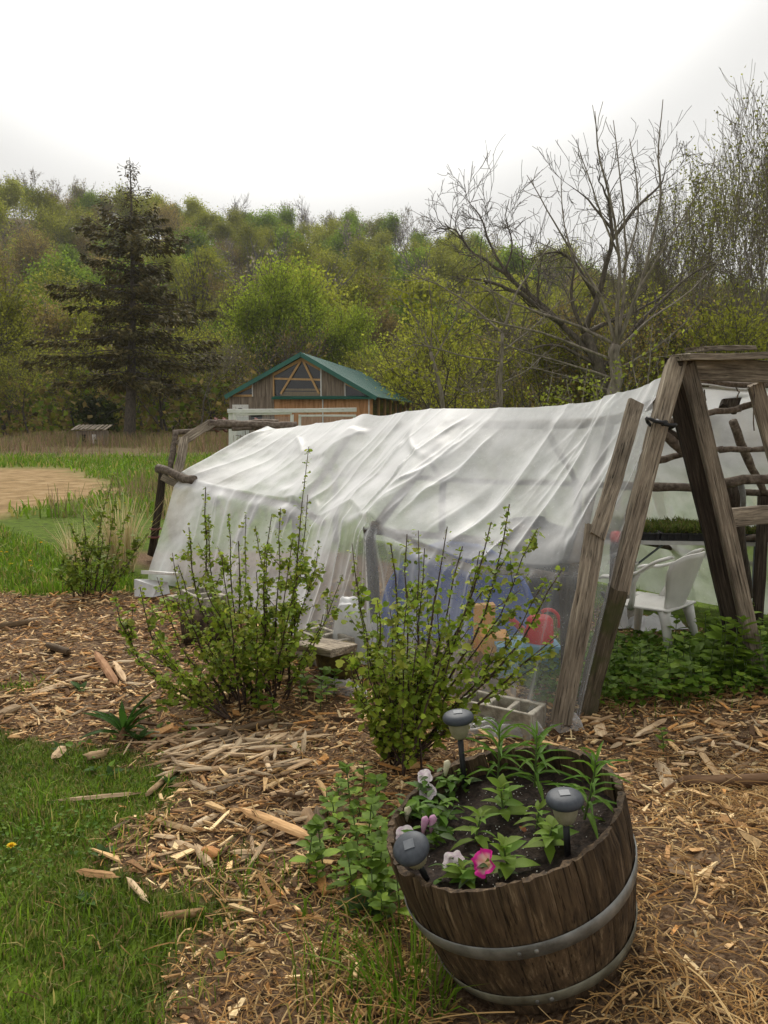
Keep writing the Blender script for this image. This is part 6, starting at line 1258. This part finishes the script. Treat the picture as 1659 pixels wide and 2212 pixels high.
# ------------------------------------------------------------------ bare trees with traced limbs
def limb_tree(name, label, trunk, limbs, Y, rad, bark, seed, twigs=5, tl=1.4, mn=.006, lean=.6, twlv=2, leaf=None, wig=.2, up=.06):
    """trunk / limbs: polylines in photo measures, each point with its own distance offset"""
    r = np.random.default_rng(seed); base = P(trunk[0][0], trunk[0][1], Y); e = empty(name, (base[0], Y, 0), label, 'tree'); mb = MB(); tips = []
    def line(pl, dY, r0, r1, sides=8):
        q = np.array([P(x, y, Y+dY*(i/(len(pl)-1))) for i, (x, y) in enumerate(pl)]); s = np.linspace(0, 1, len(q)); t = np.linspace(0, 1, max(8, 3*len(q))); p = np.stack([np.interp(t, s, q[:, k]) for k in range(3)], 1); p[1:-1] = (p[:-2]+2*p[1:-1]+p[2:])/4; p[1:-1] += r.normal(size=p[1:-1].shape)*r0*.18
        mb.tube(p, np.linspace(r0, r1, len(p)), sides); return p
    tp = line(trunk, 0, rad, rad*.75); b0 = tp[0].copy(); mb.tube([[b0[0], b0[1], -.3], b0], [rad*1.25, rad], 8)
    for pl, dY, r0 in limbs:
        p = line(pl, dY, r0, mn*1.3, 6); L = np.linalg.norm(np.diff(p, axis=0), axis=1).sum(); n = max(2, int(L*twigs))
        for k in range(n):
            t = r.uniform(.18, 1); i = min(int(t*(len(p)-1)), len(p)-2); d = nrm(p[i+1]-p[i]); a = r.normal(size=3); a = nrm(a-d*np.dot(a, d)); out = []; tp_ = []
            grow(r, p[i], d*.8+a*lean, tl*r.uniform(.3, 1)*(1.1-.5*t), max(r0*.3*(1-t*.5), mn), 2, 2+twlv-1, out, tp_, up, .7, (2, 5), wig, .6, 4, .3, .4); tips += tp_
            for q, rr, lv in out: mb.tube(q, np.maximum(rr, mn), 4 if lv == 2 else 3, False)
    mb.build('trunk', MAT[bark], e, True)
    if leaf: v, f, c = foliage(r, tips, leaf[0], .1, leaf[1], leaf[2]); link('leaves', mesh_np('leaves', v, f, c), MAT['hill_leaf'], e)['kind'] = 'stuff'
    return e
limb_tree('walnut_tree', 'pale young walnut with long bare upright shoots behind the greenhouse ridge', [(1330, 890), (1328, 820), (1330, 745)], [
    ([(1330, 745), (1240, 700), (1120, 660), (1010, 600)], .6, .035), ([(1328, 780), (1180, 720), (1040, 690), (990, 660)], -.5, .028), ([(1330, 748), (1300, 640), (1240, 550), (1190, 470), (1138, 378)], .3, .035), ([(1330, 745), (1340, 600), (1330, 480), (1290, 320), (1285, 240)], -.3, .035), ([(1335, 745), (1355, 560), (1345, 420), (1325, 260)], .4, .03), ([(1335, 742), (1390, 600), (1430, 430), (1420, 330), (1432, 215)], .2, .035), ([(1335, 745), (1370, 640), (1420, 560), (1500, 430), (1545, 345)], -.4, .03), ([(1332, 760), (1400, 690), (1480, 640), (1560, 560)], .5, .025), ([(1300, 640), (1240, 580), (1215, 470), (1212, 380)], .6, .02), ([(1340, 560), (1300, 470), (1285, 420), (1250, 320)], -.2, .02), ([(1345, 590), (1380, 480), (1375, 380), (1360, 300)], .2, .018), ([(1330, 820), (1240, 790), (1130, 760), (1020, 720)], -.6, .025), ([(1330, 800), (1420, 750), (1500, 680), (1530, 610)], -.4, .02), ([(1330, 850), (1280, 830), (1180, 800), (1110, 790)], .5, .02)], 14, .12, 'bark_pale', 181, 2.2, .75, .005, .55, 1, None, .12, .1)
limb_tree('old_bare_tree', 'large dark leaning bare tree with crooked limbs behind the walnut', [(1310, 860), (1290, 780), (1262, 720)], [
    ([(1290, 780), (1215, 700), (1150, 640), (1090, 590), (1020, 545), (985, 500), (960, 480)], 2, .12), ([(1262, 720), (1300, 620), (1325, 500), (1310, 420), (1290, 380)], -1, .11), ([(1300, 800), (1380, 700), (1480, 600), (1560, 560)], 1.5, .09), ([(1215, 700), (1130, 640), (1050, 605), (985, 600)], -1.5, .1), ([(1120, 620), (1060, 540), (1040, 470), (1010, 430)], 1, .06), ([(1320, 520), (1380, 440), (1430, 400), (1440, 350)], 1.5, .07), ([(1290, 650), (1240, 560), (1200, 540), (1140, 560)], -1, .08), ([(1325, 500), (1270, 430), (1230, 400)], 1, .05), ([(1262, 720), (1330, 690), (1400, 660), (1500, 590)], 2, .09), ([(1090, 590), (1110, 530), (1090, 470), (1100, 430)], 1, .04), ([(1290, 790), (1200, 740), (1130, 760), (1080, 740)], -1.5, .06), ([(1260, 720), (1230, 640), (1245, 560), (1215, 500)], .5, .08)], 27, .21, 'bark_dark', 182, 2.6, 2.2, .008, .8, 3, None, .22, .04)
limb_tree('bare_sapling', 'grey bare sapling with spreading boughs behind the greenhouse, right of the shed', [(1080, 900), (1082, 800), (1085, 720)], [([(1085, 720), (1020, 660), (940, 610), (870, 590)], 1, .03), ([(1085, 720), (1110, 640), (1150, 580), (1180, 540)], .5, .03), ([(1083, 780), (1000, 770), (900, 740), (860, 760)], -.7, .025), ([(1083, 760), (1150, 710), (1210, 650)], .5, .022), ([(1085, 700), (1060, 620), (1050, 540)], -.4, .022), ([(1081, 840), (1010, 850), (960, 830)], .3, .016), ([(1081, 830), (1140, 800), (1180, 760)], .3, .016)], 19, .05, 'bark_pale', 183, 3.0, 1.1, .0065, .8, 2, None, .18, .06)
limb_tree('bare_sapling', 'thin leaning bare sapling between the shed roof and the grey sapling', [(960, 900), (950, 830), (930, 760)], [([(930, 760), (900, 690), (860, 640)], .5, .022), ([(935, 780), (980, 700), (1000, 620)], .5, .022), ([(950, 830), (890, 800), (850, 790)], -.4, .016), ([(930, 760), (935, 680), (925, 600)], .3, .018)], 20, .055, 'bark_pale', 184, 3.0, 1.0, .0065, .8, 2, (500, .07, C_yel), .18, .06)
for i, (x, Y, hh) in enumerate(((1395, 10.5, 700), (1255, 12, 790), (1180, 13, 800), (1310, 11, 800))):
    limb_tree('leafy_shoot', ['tall shoot with small yellow-green leaves beside the portal', 'leafy shoot rising behind the ridge, left of the walnut trunk', 'low leafy shoot behind the ridge, farther left', 'leafy shoot just left of the portal top'][i], [(x, 910), (x+4, 860)], [([(x, 880), (x+8, (880+hh)/2), (x+14, hh)], .2, .012), ([(x, 890), (x-25, (890+hh)/2+20), (x-32, hh+30)], .1, .01), ([(x, 890), (x+35, (890+hh)/2+20), (x+55, hh+20)], -.1, .01)], Y, .015, 'bark_pale', 190+i, 4, .4, .004, .7, 1, (110, .04, np.array([(.2, .24, .035), (.26, .3, .05)])))
# ------------------------------------------------------------------ spruce
def spruce():
    r = np.random.default_rng(200); b = P(279, 952, 57); H = P(300, 340, 57)[2]; e = empty('spruce_tree', (b[0], 57, 0), 'tall dark spruce with drooping tiers and a thin top', 'tree'); mb = MB(); z = np.linspace(-.3, H, 24); xs = b[0]+.55*np.sin(np.linspace(0, 2.2, 24))*.8+np.linspace(0, .35, 24)
    tp = np.c_[xs, np.full(24, 57.), z]; mb.tube(tp, np.interp(z, [-.3, 1, 6, H], [.5, .4, .27, .015]), 10); LP, LD, LS = [], [], []
    zz = 4.2; k = 0
    while zz < H-.3:
        t = zz/H; rad = np.interp(t, [.2, .3, .42, .55, .7, .8, .87, .93, 1], [5.2, 6.0, 5.7, 4.9, 3.9, 2.5, 1.4, 1.0, .2])*r.uniform(.3, 1.25); az = k*2.4+r.normal()*.3; k += 1; p0 = np.array([np.interp(zz, z, xs), 57., zz]); n = 9; s = np.linspace(0, 1, n); dr = np.interp(t, [.2, .6, .85, 1], [-.25, -.15, .1, .5])
        d = np.array([math.cos(az), math.sin(az), 0]); pts = p0+d*(s*rad)[:, None]+np.c_[0*s, 0*s, rad*(dr*s+.16*s**2)]; pts[1:] += r.normal(size=(n-1, 3))*.06; mb.tube(pts, np.linspace(.055*(1-t)+.02, .012, n), 5, False)
        side = np.cross(d, [0, 0, 1]); m = int(52*rad*(1.0 if t < .8 else .6)*np.interp(t, [0, .8, .9, 1], [1, 1, .55, .5])); q = r.random(m)**.7; 
        off = r.normal(size=m)*.42*(1.05-q*.55)*min(1, rad/2.5); base = np.stack([np.interp(q, s, pts[:, c]) for c in range(3)], 1)
        LP.append(base+side*off[:, None]+np.c_[0*q, 0*q, -.12-np.abs(r.normal(size=m))*.2-np.abs(off)*.15]); LD.append(np.full(m, az)+np.sign(off)*r.uniform(.2, 1.0, m)); LS.append(r.uniform(.18, .42, m)*(.65 if t > .82 else 1))
        zz += r.uniform(.02, .12)*(1.3 if t > .8 else 1)+(.6 if k % 12 == 0 else 0)
    for q in range(14):
        az = r.uniform(0, 6.28); zq = r.uniform(1.2, 4.2); L = r.uniform(.8, 2.2); p0 = np.array([np.interp(zq, z, xs), 57., zq]); mb.tube([p0, p0+np.array([math.cos(az), math.sin(az), -.2])*L*.5, p0+np.array([math.cos(az), math.sin(az), -.3])*L], [.03, .02, .01], 4, False)
    mb.build('trunk', MAT['bark_dark'], e, True); LP = np.concatenate(LP); n = len(LP); LD = np.concatenate(LD); LS = np.concatenate(LS)
    tv = np.array([[0, -.13, 0], [0, .13, 0], [.6, .2, -.08], [.6, -.2, -.08], [1, 0, -.3]]); tf = np.array([[0, 3, 2], [0, 2, 1], [3, 4, 2]])
    v, f, c = scatter(tv, tf, euler_mats(r.normal(size=n)*.5, r.normal(.25, .3, n), LD), LP, LS[:, None], palette(np.array([(.09, .08, .025), (.12, .104, .034), (.065, .06, .021), (.15, .12, .045)]), n, r))
    print('spruce needles', n); link('boughs', mesh_np('boughs', v, f, c), MAT['spruce'], e)['kind'] = 'stuff'
spruce()
r = np.random.default_rng(210); out = []; 
lowc = proto_tree('low_conifer', 212, 5, C_dk*.6, 2600, .3, .1, 1.1, -.02, (6, 9), 2, 'bark_dark', .12, .02, .3)
q = P(205, 900, 64); plant_tree('dark_evergreen', lowc, (q[0], 64, 0), .8, .4, 'low dark evergreen under the left side of the spruce', None, .75)

# ------------------------------------------------------------------ damp air over the valley
hz = MB().box((0, 330, 46), (900, 740, 96)).build('haze', None); hz['kind'] = 'stuff'; hz['label'] = 'thin damp haze over the valley'
hm, ht_ = mat_new('damp_air'); hv = N(ht_, 'ShaderNodeVolumePrincipled'); hv.inputs['Density'].default_value = .00022; hv.inputs['Color'].default_value = (.95, .96, .97, 1); hv.inputs['Anisotropy'].default_value = .2
ho = N(ht_, 'ShaderNodeOutputMaterial'); ht_.links.new(hv.outputs[0], ho.inputs['Volume']); hz.data.materials.clear(); hz.data.materials.append(hm)
